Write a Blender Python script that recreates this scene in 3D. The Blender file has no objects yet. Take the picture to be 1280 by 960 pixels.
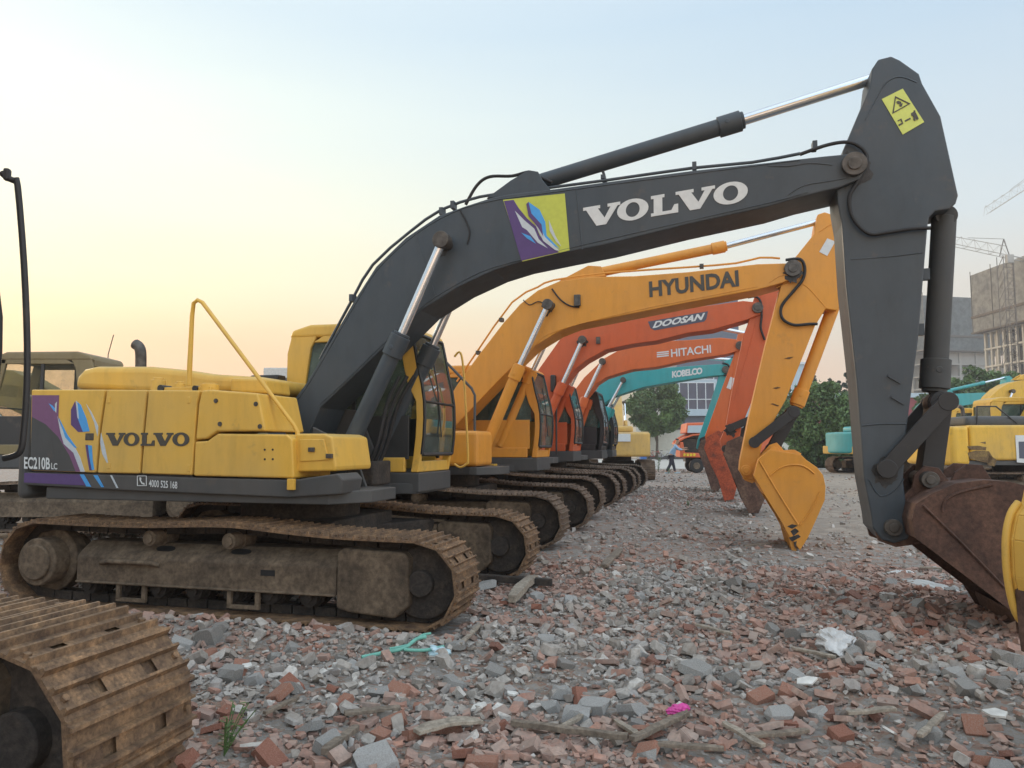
import bpy, bmesh, math, random
import numpy as np
from mathutils import Vector, Matrix
random.seed(7); rng = np.random.default_rng(7)
sc = bpy.context.scene
col = sc.collection
# ------------------------------------------------------------------ camera
FPX, PITCH, CAMZ = 930.0, math.radians(4.8), 1.5
cd = bpy.data.cameras.new("camera"); cam = bpy.data.objects.new("camera", cd); col.objects.link(cam)
cam.location = (0, 0, CAMZ); cam.rotation_euler = (math.pi/2 + PITCH, 0, 0)
cd.sensor_width = 36.0; cd.lens = 36.0*FPX/1280.0; cd.clip_end = 3000; cd.clip_start = 0.05
sc.camera = cam
def ray(px, py):
    x = (px-640)/FPX; v = (480-py)/FPX
    return Vector((x, math.cos(PITCH)-v*math.sin(PITCH), math.sin(PITCH)+v*math.cos(PITCH)))
def at(px, py, Y):
    d = ray(px, py); s = Y/d.y
    return Vector((0, 0, CAMZ)) + d*s
# ------------------------------------------------------------------ materials
MATS = {}
def srgb(r, g, b):
    f = lambda c: (c/12.92 if c <= .04045 else ((c+.055)/1.055)**2.4)
    return (f(r/255), f(g/255), f(b/255), 1)
def newmat(name):
    m = bpy.data.materials.new(name); m.use_nodes = True
    nt = m.node_tree; nt.nodes.clear()
    out = nt.nodes.new('ShaderNodeOutputMaterial'); p = nt.nodes.new('ShaderNodeBsdfPrincipled')
    nt.links.new(p.outputs[0], out.inputs[0]); return m, nt, p, out
def noise(nt, scale, detail=4, rough=.55, vec=None, mapping=None):
    n = nt.nodes.new('ShaderNodeTexNoise'); n.inputs['Scale'].default_value = scale
    n.inputs['Detail'].default_value = detail; n.inputs['Roughness'].default_value = rough
    tc = nt.nodes.new('ShaderNodeTexCoord')
    if mapping:
        mp = nt.nodes.new('ShaderNodeMapping'); mp.inputs['Scale'].default_value = mapping
        nt.links.new(tc.outputs['Object'], mp.inputs[0]); nt.links.new(mp.outputs[0], n.inputs['Vector'])
    else: nt.links.new(tc.outputs['Object'], n.inputs['Vector'])
    return n
def ramp(nt, src, stops):
    r = nt.nodes.new('ShaderNodeValToRGB'); e = r.color_ramp.elements
    while len(e) < len(stops): e.new(0.5)
    for i, (p, c) in enumerate(stops):
        e[i].position = p; e[i].color = c if len(c) == 4 else (*c, 1)
    nt.links.new(src, r.inputs[0]); return r
def mixc(nt, fac, a, b, mode='MIX'):
    m = nt.nodes.new('ShaderNodeMix'); m.data_type = 'RGBA'; m.blend_type = mode
    for idx, v in ((0, fac), (6, a), (7, b)):
        if isinstance(v, (int, float)): m.inputs[idx].default_value = v
        elif isinstance(v, tuple): m.inputs[idx].default_value = v if len(v) == 4 else (*v, 1)
        else: nt.links.new(v, m.inputs[idx])
    return m.outputs[2]
def bump(nt, p, src, strength=.3, dist=.01):
    b = nt.nodes.new('ShaderNodeBump'); b.inputs['Strength'].default_value = strength; b.inputs['Distance'].default_value = dist
    nt.links.new(src, b.inputs['Height']); nt.links.new(b.outputs[0], p.inputs['Normal'])
def paint(name, c, rough=.42, dust=.35, dustc=(.30, .25, .19), grime=.35, chip=True, coat=0.0):
    if name in MATS: return MATS[name]
    m, nt, p, out = newmat(name)
    n1 = noise(nt, 1.3, 5, .6); n2 = noise(nt, 9, 6, .65, mapping=(1, 1, .35)); n3 = noise(nt, 45, 4, .7)
    r1 = ramp(nt, n1.outputs[0], [(.35, (0, 0, 0)), (.75, (dust,)*3)])
    dark = tuple(x*.55 for x in c)
    r2 = ramp(nt, n2.outputs[0], [(.52, (0, 0, 0)), (.75, (grime,)*3)])
    a = mixc(nt, r2.outputs[0], c, dark)
    a = mixc(nt, r1.outputs[0], a, dustc)
    n4 = noise(nt, 1, 5, .6, mapping=(7, 7, 1.1)); r4 = ramp(nt, n4.outputs[0], [(.45, (1, 1, 1)), (.72, (.90, .89, .87))]); a = mixc(nt, 1.0, a, r4.outputs[0], 'MULTIPLY')
    n5 = noise(nt, 3.1, 7, .72); r5 = ramp(nt, n5.outputs[0], [(.60, (0,)*3), (.70, (grime,)*3)]); a = mixc(nt, r5.outputs[0], a, (.13, .10, .075))
    gn = nt.nodes.new('ShaderNodeNewGeometry'); sx = nt.nodes.new('ShaderNodeSeparateXYZ'); nt.links.new(gn.outputs['Normal'], sx.inputs[0])
    r6 = ramp(nt, sx.outputs[2], [(.6, (0,)*3), (1, (min(.7, dust*1.3),)*3)]); a = mixc(nt, r6.outputs[0], a, dustc)
    if chip:
        r3 = ramp(nt, n3.outputs[0], [(.70, (0, 0, 0)), (.74, (.5, .5, .5))])
        a = mixc(nt, r3.outputs[0], a, (.09, .07, .055))
    nt.links.new(a, p.inputs['Base Color'])
    rr = ramp(nt, n1.outputs[0], [(.3, (rough,)*3), (.75, (min(1, rough+.3),)*3)])
    nt.links.new(rr.outputs[0], p.inputs['Roughness'])
    nd = noise(nt, 2.2, 2, .5); b1 = nt.nodes.new('ShaderNodeBump'); b1.inputs['Strength'].default_value = .35; b1.inputs['Distance'].default_value = .03; nt.links.new(nd.outputs[0], b1.inputs['Height'])
    bump(nt, p, n3.outputs[0], .08, .004); b2 = p.inputs['Normal'].links[0].from_node; nt.links.new(b1.outputs[0], b2.inputs['Normal'])
    MATS[name] = m; return m
def rusty(name, a, b, c, scale=6, rough=.85, b_str=.5, dist=.01, metal=0.0):
    if name in MATS: return MATS[name]
    m, nt, p, out = newmat(name)
    n1 = noise(nt, scale, 6, .65); n2 = noise(nt, scale*6, 5, .7)
    r = ramp(nt, n1.outputs[0], [(.3, a), (.5, b), (.7, c)])
    r2 = ramp(nt, n2.outputs[0], [(.35, (.55,)*3), (.65, (1.15,)*3)])
    nt.links.new(mixc(nt, 1.0, r.outputs[0], r2.outputs[0], 'MULTIPLY'), p.inputs['Base Color'])
    p.inputs['Roughness'].default_value = rough; p.inputs['Metallic'].default_value = metal
    bump(nt, p, n2.outputs[0], b_str, dist)
    MATS[name] = m; return m
def plain(name, c, rough=.5, metal=0, var=.2, scale=12):
    if name in MATS: return MATS[name]
    m, nt, p, out = newmat(name)
    n = noise(nt, scale, 4, .6)
    r = ramp(nt, n.outputs[0], [(.3, tuple(x*(1-var) for x in c)), (.7, tuple(min(1, x*(1+var)) for x in c))])
    nt.links.new(r.outputs[0], p.inputs['Base Color'])
    p.inputs['Roughness'].default_value = rough; p.inputs['Metallic'].default_value = metal
    MATS[name] = m; return m
def glass(name, tint=(.55, .66, .62), rough=.03, opac=.25, body=(.10, .14, .13)):
    if name in MATS: return MATS[name]
    m, nt, p, out = newmat(name)
    tr = nt.nodes.new('ShaderNodeBsdfTransparent'); tr.inputs[0].default_value = (*tint, 1)
    n = noise(nt, 5, 4, .6); rr = ramp(nt, n.outputs[0], [(.35, (opac*.6,)*3), (.7, (min(1, opac*1.5),)*3)])
    p.inputs['Base Color'].default_value = (*body, 1); p.inputs['Roughness'].default_value = .25
    gl = nt.nodes.new('ShaderNodeBsdfGlossy'); gl.inputs['Roughness'].default_value = rough
    fr = nt.nodes.new('ShaderNodeFresnel'); fr.inputs[0].default_value = 1.22
    m1 = nt.nodes.new('ShaderNodeMixShader'); m2 = nt.nodes.new('ShaderNodeMixShader')
    nt.links.new(rr.outputs[0], m1.inputs[0]); nt.links.new(tr.outputs[0], m1.inputs[1]); nt.links.new(p.outputs[0], m1.inputs[2])
    fm = nt.nodes.new('ShaderNodeMath'); fm.operation = 'MULTIPLY'; fm.inputs[1].default_value = .4; nt.links.new(fr.outputs[0], fm.inputs[0]); nt.links.new(fm.outputs[0], m2.inputs[0]); nt.links.new(m1.outputs[0], m2.inputs[1]); nt.links.new(gl.outputs[0], m2.inputs[2])
    nt.links.new(m2.outputs[0], out.inputs[0])
    MATS[name] = m; return m
YEL = paint('volvo_yellow', (.74, .435, .065), .40, .38, (.46, .36, .17), grime=.3)
GREYB = paint('boom_grey', (.038, .053, .068), .38, .34, (.13, .135, .135), .4)
GREYD = paint('dark_grey_paint', (.055, .058, .060), .55, .5, (.14, .125, .11))
ORG = paint('orange_yellow', (.72, .30, .03), .42, .2, grime=.2)
RED1 = paint('red_orange', (.56, .10, .025), .42, .22, (.33, .2, .14), .25)
RED2 = paint('orange_red', (.62, .135, .03), .42, .2, (.33, .22, .15), .25)
TEAL = paint('teal', (.03, .34, .36), .4, .2, grime=.2)
CATY = paint('dull_yellow', (.58, .36, .09), .5, .35)
BACKYEL = paint('backlit_dusty_yellow', (.32, .24, .085), .6, .4)  # dusty yellow paint darkened, its back-lit shade put into the colour
BACKCAB = paint('backlit_dusty_cab', (.20, .155, .07), .6, .4)  # cab paint darkened as well for standing against the light
KOMY = paint('bright_yellow', (.72, .43, .04), .45, .35, grime=.5)
BLACK = paint('black_paint', (.018, .018, .02), .45, .35, (.1, .09, .08), chip=False)
CABG = paint('cab_black', (.022, .024, .026), .4, .25, (.1, .09, .08), chip=False)
SHOE = rusty('track_shoe_rust', (.09, .052, .032), (.19, .115, .063), (.36, .21, .105), 10, .75, .5, .004)
SHOED = rusty('track_shoe_far', (.08, .055, .04), (.16, .11, .075), (.26, .18, .12), 5)
DIRT = rusty('frame_dirt', (.075, .054, .037), (.155, .113, .075), (.25, .185, .125), 3, .9, .35)
DARKD = rusty('dark_dirt', (.022, .019, .017), (.045, .036, .03), (.08, .06, .045), 6, .9)
BUCKR = rusty('bucket_rust', (.06, .031, .022), (.10, .05, .034), (.155, .08, .052), 4, .8, .35)
BUCKB = rusty('bucket_brown', (.07, .04, .03), (.13, .075, .055), (.2, .13, .09), 4, .85)
STEEL = plain('worn_steel', (.10, .09, .08), .55, .6, .4)
CHROME = plain('chrome_rod', (.66, .71, .76), .22, .85, .05)
RUBBER = plain('black_rubber', (.012, .012, .013), .6, 0, .3)
GLASS = glass('cab_glass', (.50, .60, .56), .03, .42, (.13, .18, .165))
GLASSC = glass('clear_glass', (.9, .9, .85), .03, .08)
REDD = rusty('scraped_red', (.16, .05, .03), (.42, .08, .03), (.52, .10, .035), 5, .6, .2)
GLASSD = glass('dark_glass', (.25, .3, .3), .05, .45, (.03, .05, .055))
def flat(name, c, rough=.5): return plain(name, c, rough, 0, .06, 20)
WHITE = flat('white_lettering', (.62, .65, .65)); PURP = flat('purple_decal', (.085, .045, .17)); PURPB = flat('violet_decal', (.17, .07, .16))
BLUE = flat('blue_decal', (.06, .33, .72)); LIME = flat('lime_decal', (.50, .55, .08)); LABY = flat('label_yellow', (.60, .66, .15))
SILV = flat('silver_decal', (.5, .56, .6)); INKG = flat('dark_lettering', (.06, .055, .045)); SLATE = flat('slate_decal', (.075, .085, .12))
# ------------------------------------------------------------------ mesh helpers
def tag(o, label=None, cat=None, group=None, kind=None):
    if label: o['label'] = label
    if cat: o['category'] = cat
    if group: o['group'] = group
    if kind: o['kind'] = kind
    return o
class MB:
    def __init__(s): s.v = []; s.f = []; s.m = []; s.mi = 0
    def add(s, vs, fs):
        b = len(s.v); s.v += [tuple(p) for p in vs]; s.f += [tuple(i+b for i in f) for f in fs]; s.m += [s.mi]*len(fs); return s
    def box(s, x0, x1, y0, y1, z0, z1, M=None):
        x0, x1 = sorted((x0, x1)); y0, y1 = sorted((y0, y1)); z0, z1 = sorted((z0, z1))
        vs = [Vector((x, y, z)) for x in (x0, x1) for y in (y0, y1) for z in (z0, z1)]
        if M: vs = [M @ v for v in vs]
        return s.add(vs, [(0, 1, 3, 2), (4, 6, 7, 5), (0, 4, 5, 1), (2, 3, 7, 6), (0, 2, 6, 4), (1, 5, 7, 3)])
    def prism(s, pts, y0, y1, axis='y', M=None):
        n = len(pts)
        A = sum(pts[i][0]*pts[(i+1) % n][1]-pts[(i+1) % n][0]*pts[i][1] for i in range(n))
        if A < 0: pts = pts[::-1]
        if axis == 'y':
            vs = [Vector((p[0], y0, p[1])) for p in pts]+[Vector((p[0], y1, p[1])) for p in pts]
        elif axis == 'z':
            vs = [Vector((p[0], p[1], y0)) for p in pts]+[Vector((p[0], p[1], y1)) for p in pts]
        else:
            vs = [Vector((y0, p[0], p[1])) for p in pts]+[Vector((y1, p[0], p[1])) for p in pts]
        fs = [tuple(range(n)), tuple(range(2*n-1, n-1, -1))]+[(i, i+n, (i+1) % n+n, (i+1) % n) for i in range(n)]
        if M: vs = [M @ v for v in vs]
        if axis == 'y' and y1 < y0 or axis != 'y' and y1 > y0: fs = [f[::-1] for f in fs]
        return s.add(vs, fs)
    def cyl(s, a, b, r, r2=None, n=20):
        a = Vector(a); b = Vector(b); r2 = r if r2 is None else r2
        d = (b-a).normalized(); u = d.orthogonal().normalized(); w = d.cross(u)
        vs = []
        for p, q in ((a, r), (b, r2)):
            vs += [p+(u*math.cos(t)+w*math.sin(t))*q for t in [2*math.pi*i/n for i in range(n)]]
        fs = [(i, (i+1) % n, (i+1) % n+n, i+n) for i in range(n)]+[tuple(range(n-1, -1, -1)), tuple(range(n, 2*n))]
        return s.add(vs, fs)
    def tube(s, pts, r, n=8, smooth=0):
        pts = [Vector(p) for p in pts]
        if smooth and len(pts) > 2:
            P = [pts[0]]+pts+[pts[-1]]; o = []
            for i in range(1, len(P)-2):
                for k in range(smooth):
                    t = k/smooth; a, b, c, d = P[i-1], P[i], P[i+1], P[i+2]
                    o.append(.5*((2*b)+(-a+c)*t+(2*a-5*b+4*c-d)*t*t+(-a+3*b-3*c+d)*t**3))
            o.append(pts[-1]); pts = o
        base = len(s.v); u = None
        for i, p in enumerate(pts):
            d = (pts[min(i+1, len(pts)-1)]-pts[max(i-1, 0)]).normalized()
            u = d.orthogonal().normalized() if u is None else (u-d*u.dot(d)).normalized()
            w = d.cross(u); rr = r[i] if isinstance(r, (list, tuple)) else r
            s.v += [tuple(p+(u*math.cos(t)+w*math.sin(t))*rr) for t in [2*math.pi*k/n for k in range(n)]]
        fs = []
        for i in range(len(pts)-1):
            for k in range(n):
                fs.append((base+i*n+k, base+i*n+(k+1) % n, base+(i+1)*n+(k+1) % n, base+(i+1)*n+k))
        fs.append(tuple(base+k for k in range(n-1, -1, -1))); e = base+(len(pts)-1)*n; fs.append(tuple(e+k for k in range(n)))
        s.f += fs; s.m += [s.mi]*len(fs); return s
    def build(s, name, mat, parent=None, bevel=0, smooth=None, seg=2, loc=None):
        me = bpy.data.meshes.new(name); me.from_pydata(s.v, [], s.f)
        mats = mat if isinstance(mat, (list, tuple)) else [mat]
        for m_ in mats: me.materials.append(m_)
        if len(mats) > 1: me.polygons.foreach_set('material_index', s.m)
        if len(s.f) < 30000:
            bm_ = bmesh.new(); bm_.from_mesh(me); bmesh.ops.recalc_face_normals(bm_, faces=bm_.faces); bm_.to_mesh(me); bm_.free()
        me.update()
        if smooth: 
            me.polygons.foreach_set('use_smooth', [True]*len(me.polygons)); me.set_sharp_from_angle(angle=math.radians(smooth))
        o = bpy.data.objects.new(name, me); col.objects.link(o)
        if parent: o.parent = parent
        if loc: o.location = loc
        if bevel:
            b = o.modifiers.new('bevel', 'BEVEL'); b.width = bevel; b.segments = seg; b.limit_method = 'ANGLE'; b.angle_limit = math.radians(40)
            b.harden_normals = False
        return o
def empty(name, loc=(0, 0, 0), rz=0, parent=None):
    o = bpy.data.objects.new(name, None); col.objects.link(o); o.location = loc; o.rotation_euler = (0, 0, rz); o.empty_display_size = .3
    if parent: o.parent = parent
    return o
GL = {}
def glyphs(text, off=0.0, shear=0.0, spacing=1.0):
    key = (text, off, shear, spacing)
    if key in GL: return GL[key]
    c = bpy.data.curves.new('t', 'FONT'); c.body = text; c.offset = off; c.shear = shear; c.resolution_u = 3; c.space_character = spacing
    o = bpy.data.objects.new('t', c); col.objects.link(o)
    dg = bpy.context.evaluated_depsgraph_get(); dg.update(); oe = o.evaluated_get(dg); me = oe.to_mesh()
    v = [(p.co.x, p.co.y) for p in me.vertices]; f = [tuple(q.vertices) for q in me.polygons]; oe.to_mesh_clear()
    bpy.data.objects.remove(o); bpy.data.curves.remove(c)
    xs = [p[0] for p in v]; ys = [p[1] for p in v]; x0, x1, y0, y1 = min(xs), max(xs), min(ys), max(ys)
    v = [((p[0]-x0)/(x1-x0), (p[1]-y0)/(y1-y0)) for p in v]
    GL[key] = (v, f); return GL[key]
def slab_volvo():
    # V O L V O as polygons with slab serifs, unit boxes: returns list of (outer, inner|None)
    P = []
    def V(x, w):
        P.append(([(x, 1), (x+.46*w, 1), (x+.46*w, .85), (x+.40*w, .85), (x+.58*w, .34), (x+.74*w, .85), (x+.66*w, .85), (x+.66*w, 1), (x+w, 1), (x+w, .85),
                   (x+.93*w, .85), (x+.62*w, 0), (x+.36*w, 0), (x+.08*w, .85), (x, .85)], None))
    def O(x, w):
        o = [(x+w/2+w/2*math.cos(t), .5+.53*math.sin(t)) for t in [2*math.pi*i/28 for i in range(28)]]
        i_ = [(x+w/2+w*.22*math.cos(t), .5+.36*math.sin(t)) for t in [2*math.pi*i/28 for i in range(28)]]
        P.append((o, i_))
    def L(x, w):
        P.append(([(x, 1), (x+.5*w, 1), (x+.5*w, .85), (x+.42*w, .85), (x+.42*w, .16), (x+.75*w, .16), (x+.86*w, .42), (x+w, .42), (x+w, 0), (x, 0), (x, .15), (x+.1*w, .15), (x+.1*w, .85), (x, .85)], None))
    V(0, .235); O(.215, .195); L(.425, .165); V(.575, .235); O(.80, .20)
    return P
HAZE = .0012
# ------------------------------------------------------------------ excavators
AX = math.radians(-14.88)
Fv = Vector((math.cos(AX), math.sin(AX), 0)); Rv = Vector((-math.sin(AX), math.cos(AX), 0))
C0 = Vector((-2.27, 8.11, 0))
class Mach:
    """local frame: x forward, y to the machine's left (away from the camera), z up"""
    def __init__(s, name, label, loc, heading, group=None, z0=0.0, ucrot=0.0):
        s.root = empty(name, (loc[0], loc[1], z0), heading); tag(s.root, label, 'excavator', group)
        s.src = None; s.C = Vector((loc[0], loc[1], 0)); s.z0 = z0; s.ucrot = ucrot
        s.F = Vector((math.cos(heading), math.sin(heading), 0)); s.R = Vector((-math.sin(heading), math.cos(heading), 0))
    def U(s, px, py, y):
        if s.src: return s.src.U(px, py, y)
        d = ray(px, py); o = Vector((0, 0, CAMZ))
        k = ((s.C-o).dot(s.R)+y)/d.dot(s.R); p = o+d*k
        return ((p-s.C).dot(s.F), p.z-s.z0)
    def UP(s, pts, y): return [s.U(a, b, y) for a, b in pts]
    def V3(s, px, py, y): q = s.U(px, py, y); return Vector((q[0], y, q[1]))
def decal(m, parent, name, polys, y, mat, t=.004, mats=None):
    """polys: list of point lists in local (x,z); a thin sheet proud of plane y towards the camera"""
    b = MB()
    for i, p in enumerate(polys):
        if mats: b.mi = mats[i]
        b.prism(p, y-t, y+.002)
    return b.build(name, mat, parent)
def aff(m, BL, BR, TL, y):
    a, b, c = m.U(*BL, y), m.U(*BR, y), m.U(*TL, y)
    return lambda u, v: (a[0]+(b[0]-a[0])*u+(c[0]-a[0])*v, a[1]+(b[1]-a[1])*u+(c[1]-a[1])*v)
def text(m, parent, s, BL, BR, TL, y, mat, off=.02, shear=0, t=.004, name='lettering', spacing=1.0):
    v, f = glyphs(s, off, shear, spacing); T = aff(m, BL, BR, TL, y)
    n = len(v); b = MB()
    pts = [T(*p) for p in v]
    b.add([(p[0], y-t, p[1]) for p in pts], f)
    return b.build(name, mat, parent)
def volvo_text(m, parent, BL, BR, TL, y, mat, t=.004):
    T = aff(m, BL, BR, TL, y); b = MB()
    for o, i in slab_volvo():
        if i is None: b.prism([T(*p) for p in o], y-t, y+.002)
        else:
            n = len(o); vs = [(T(*p)[0], y-t, T(*p)[1]) for p in o+i]
            b.add(vs, [(k, (k+1) % n, (k+1) % n+n, k+n) for k in range(n)])
    return b.build('lettering', mat, parent)
# ---- crawler track
def track_path():
    # closed loop, clockwise seen from the camera side: top run forward, idler, bottom run back, sprocket
    pts = []
    rs, ri = .385, .36; cs = (-1.97, .40); ci = (1.93, .365)
    top = [(-1.97, .785), (-1.4, .775), (-.75, .775), (-.1, .80), (.25, .80), (.7, .765), (1.2, .735), (1.6, .728), (1.93, .725)]
    P = [top[0]]+top+[top[-1]]
    for i in range(1, len(P)-2):
        for k in range(8):
            t = k/8; a, b, c, d = [np.array(q) for q in P[i-1:i+3]]
            pts.append(tuple(.5*((2*b)+(-a+c)*t+(2*a-5*b+4*c-d)*t*t+(-a+3*b-3*c+d)*t**3)))
    for i in range(25):
        a = math.pi/2-math.pi*i/24*.93; pts.append((ci[0]+ri*math.cos(a), ci[1]+ri*math.sin(a)))
    pts.append((1.55, .012)); pts.append((-1.6, .012))
    for i in range(25):
        a = -math.pi/2-math.pi*.07-math.pi*.93*i/24; pts.append((cs[0]+rs*math.cos(a), cs[1]+rs*math.sin(a)))
    return pts
def shoe_mesh(n=47, fine=True, width=.6):
    P = [np.array(p) for p in track_path()]; P.append(P[0])
    L = [0]
    for a, b in zip(P, P[1:]): L.append(L[-1]+np.linalg.norm(b-a))
    tot = L[-1]; pitch = tot/n
    def pos(s):
        s %= tot
        i = max(0, min(len(P)-2, int(np.searchsorted(L, s))-1)); t = (s-L[i])/max(1e-9, L[i+1]-L[i]); return P[i]*(1-t)+P[i+1]*t
    h = .032
    # grouser profile along the shoe (u 0..1, height): three ridges
    prof = [(.02, 0), (.04, h*.35), (.10, h*.35), (.13, h), (.19, h), (.22, .004), (.44, .004), (.47, h*.9), (.52, h*.9), (.55, .004), (.80, .004), (.83, h*.9), (.88, h*.9), (.91, .004), (.99, 0)]
    b = MB()
    ys = [-.5*width, -.155, -.095, -.065, .065, .095, .155, .5*width] if fine else [-.5*width, .5*width]
    for k in range(n):
        p0, p1 = pos(k*pitch), pos((k+1)*pitch); d = p1-p0; l = np.linalg.norm(d); d /= l; nn = np.array([-d[1], d[0]])
        jit = rng.uniform(-.003, .003); tilt = rng.uniform(-.004, .004)
        base = len(b.v); m = len(prof)
        tp = [(p0+d*u*pitch*1.03+nn*(hh+jit+tilt*u)) for u, hh in prof]
        for y in ys:
            for q in tp: b.v.append((q[0], y, q[1]))
        for j in range(len(ys)-1):
            for i in range(m-1):
                if fine and j in (1, 5) and i == 9: continue
                b.f.append((base+j*m+i, base+(j+1)*m+i, base+(j+1)*m+i+1, base+j*m+i+1)); b.m.append(0)
        # underside and ends
        bb = len(b.v)
        for y in (ys[0], ys[-1]):
            for u in (.02, .99):
                q = p0+d*u*pitch*1.03-nn*.014; b.v.append((q[0], y, q[1]))
        b.f += [(bb, bb+1, bb+3, bb+2)]; b.m += [0]
        e = len(ys)-1
        b.f += [tuple([bb]+[base+i for i in range(m)]+[bb+1]), tuple([bb+2]+[base+e*m+i for i in range(m)]+[bb+3])[::-1]]; b.m += [0, 0]
        b.f += [(bb, bb+2, base+e*m, base), (bb+1, base+m-1, base+e*m+m-1, bb+3)]; b.m += [0, 0]
        if fine:
            for yy in (-.14, .14):
                for u in (.34, .68):
                    if (u == .34): continue
                    q = p0+d*u*pitch; b.cyl((q[0], yy*1.9, q[1]), (q[0]+nn[0]*.018, yy*1.9, q[1]+nn[1]*.018), .014, n=6)
    # chain links below
    for k in range(n):
        p0 = pos(k*pitch+.03); p1 = pos((k+1)*pitch+.01); d = p1-p0; l = np.linalg.norm(d); d /= l; nn = np.array([-d[1], d[0]])
        for yy in (-.085, .05):
            a = p0-nn*.018; c = p0-nn*.095; e = p1-nn*.018; f_ = p1-nn*.095
            b.mi = 1; b.prism([tuple(a), tuple(e), tuple(f_), tuple(c)], yy, yy+.035); b.mi = 0
    me_o = b.build('track', [SHOE if fine else SHOED, DARKD])
    me = me_o.data; bpy.data.objects.remove(me_o); return me
SHOES_FINE, SHOES_FAR = shoe_mesh(), shoe_mesh(fine=False)
UCM = {}
def ucpart(key, fn):
    if key not in UCM:
        o = fn(); UCM[key] = o.data
        bv = [(m_.width, m_.segments) for m_ in o.modifiers]; UCM[key+'_b'] = bv
        bpy.data.objects.remove(o)
    return UCM[key], UCM[key+'_b']
def frame_fn(detail=True):
    def fn():
        # cross section (y,z) on the outer side, y measured outward (negative = outer)
        b = MB()
        sec = [(-.215, .235), (-.215, .47), (-.18, .51), (-.05, .60), (.20, .60), (.24, .52), (.24, .235)]
        b.prism([(y, z) for y, z in sec], -1.52, 1.18, axis='x')
        b.box(-1.52, 1.18, -.235, -.208, .228, .25)
        return b.build('track_frame', DIRT, bevel=.012)
    return fn
def guard_fn():
    b = MB(); b.prism([(1.19, .14), (1.19, .60), (1.25, .64), (1.80, .62), (1.84, .57), (1.84, .18), (1.72, .08), (1.3, .11)], -.235, .22)
    return b.build('idler_guard', DIRT, bevel=.02)
def idler_fn():
    b = MB(); b.cyl((1.93, -.13, .365), (1.93, .13, .365), .30, n=40); b.cyl((1.93, -.2, .365), (1.93, .2, .365), .11, n=24); return b.build('idler_wheel', DARKD, bevel=.012, smooth=40)
def sprocket_fn():
    b = MB(); b.cyl((-1.97, -.07, .40), (-1.97, .07, .40), .31, n=22); b.cyl((-1.97, -.24, .40), (-1.97, .24, .40), .225, n=36); b.cyl((-1.97, -.27, .40), (-1.97, .1, .40), .17, n=36)
    return b.build('final_drive', DIRT, bevel=.014, smooth=40)
def roller_fn():
    b = MB(); b.cyl((0, -.19, 0), (0, .19, 0), .045, n=16)
    for s in (-1, 1): b.cyl((0, s*.16, 0), (0, s*.07, 0), .085, n=20); b.cyl((0, s*.07, 0), (0, s*.05, 0), .105, n=20)
    return b.build('track_roller', DARKD, smooth=40)
def carrier_fn():
    b = MB(); b.cyl((0, -.2, 0), (0, .1, 0), .07, n=20); b.cyl((0, -.06, 0), (0, .1, 0), .085, n=20); b.cyl((0, -.22, 0), (0, -.2, 0), .045, n=16); b.box(-.04, .04, .02, .1, -.12, 0)
    return b.build('carrier_roller', DIRT, smooth=40)
def place_data(name, key, fn, parent, loc=(0, 0, 0), sy=1):
    me, bv = ucpart(key, fn); o = bpy.data.objects.new(name, me); col.objects.link(o); o.parent = parent; o.location = loc
    if sy < 0: o.rotation_euler = (0, 0, 0); o.scale = (1, -1, 1)
    for w, s in bv:
        b = o.modifiers.new('bevel', 'BEVEL'); b.width = w; b.segments = s; b.limit_method = 'ANGLE'; b.angle_limit = math.radians(40)
    return o
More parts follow.
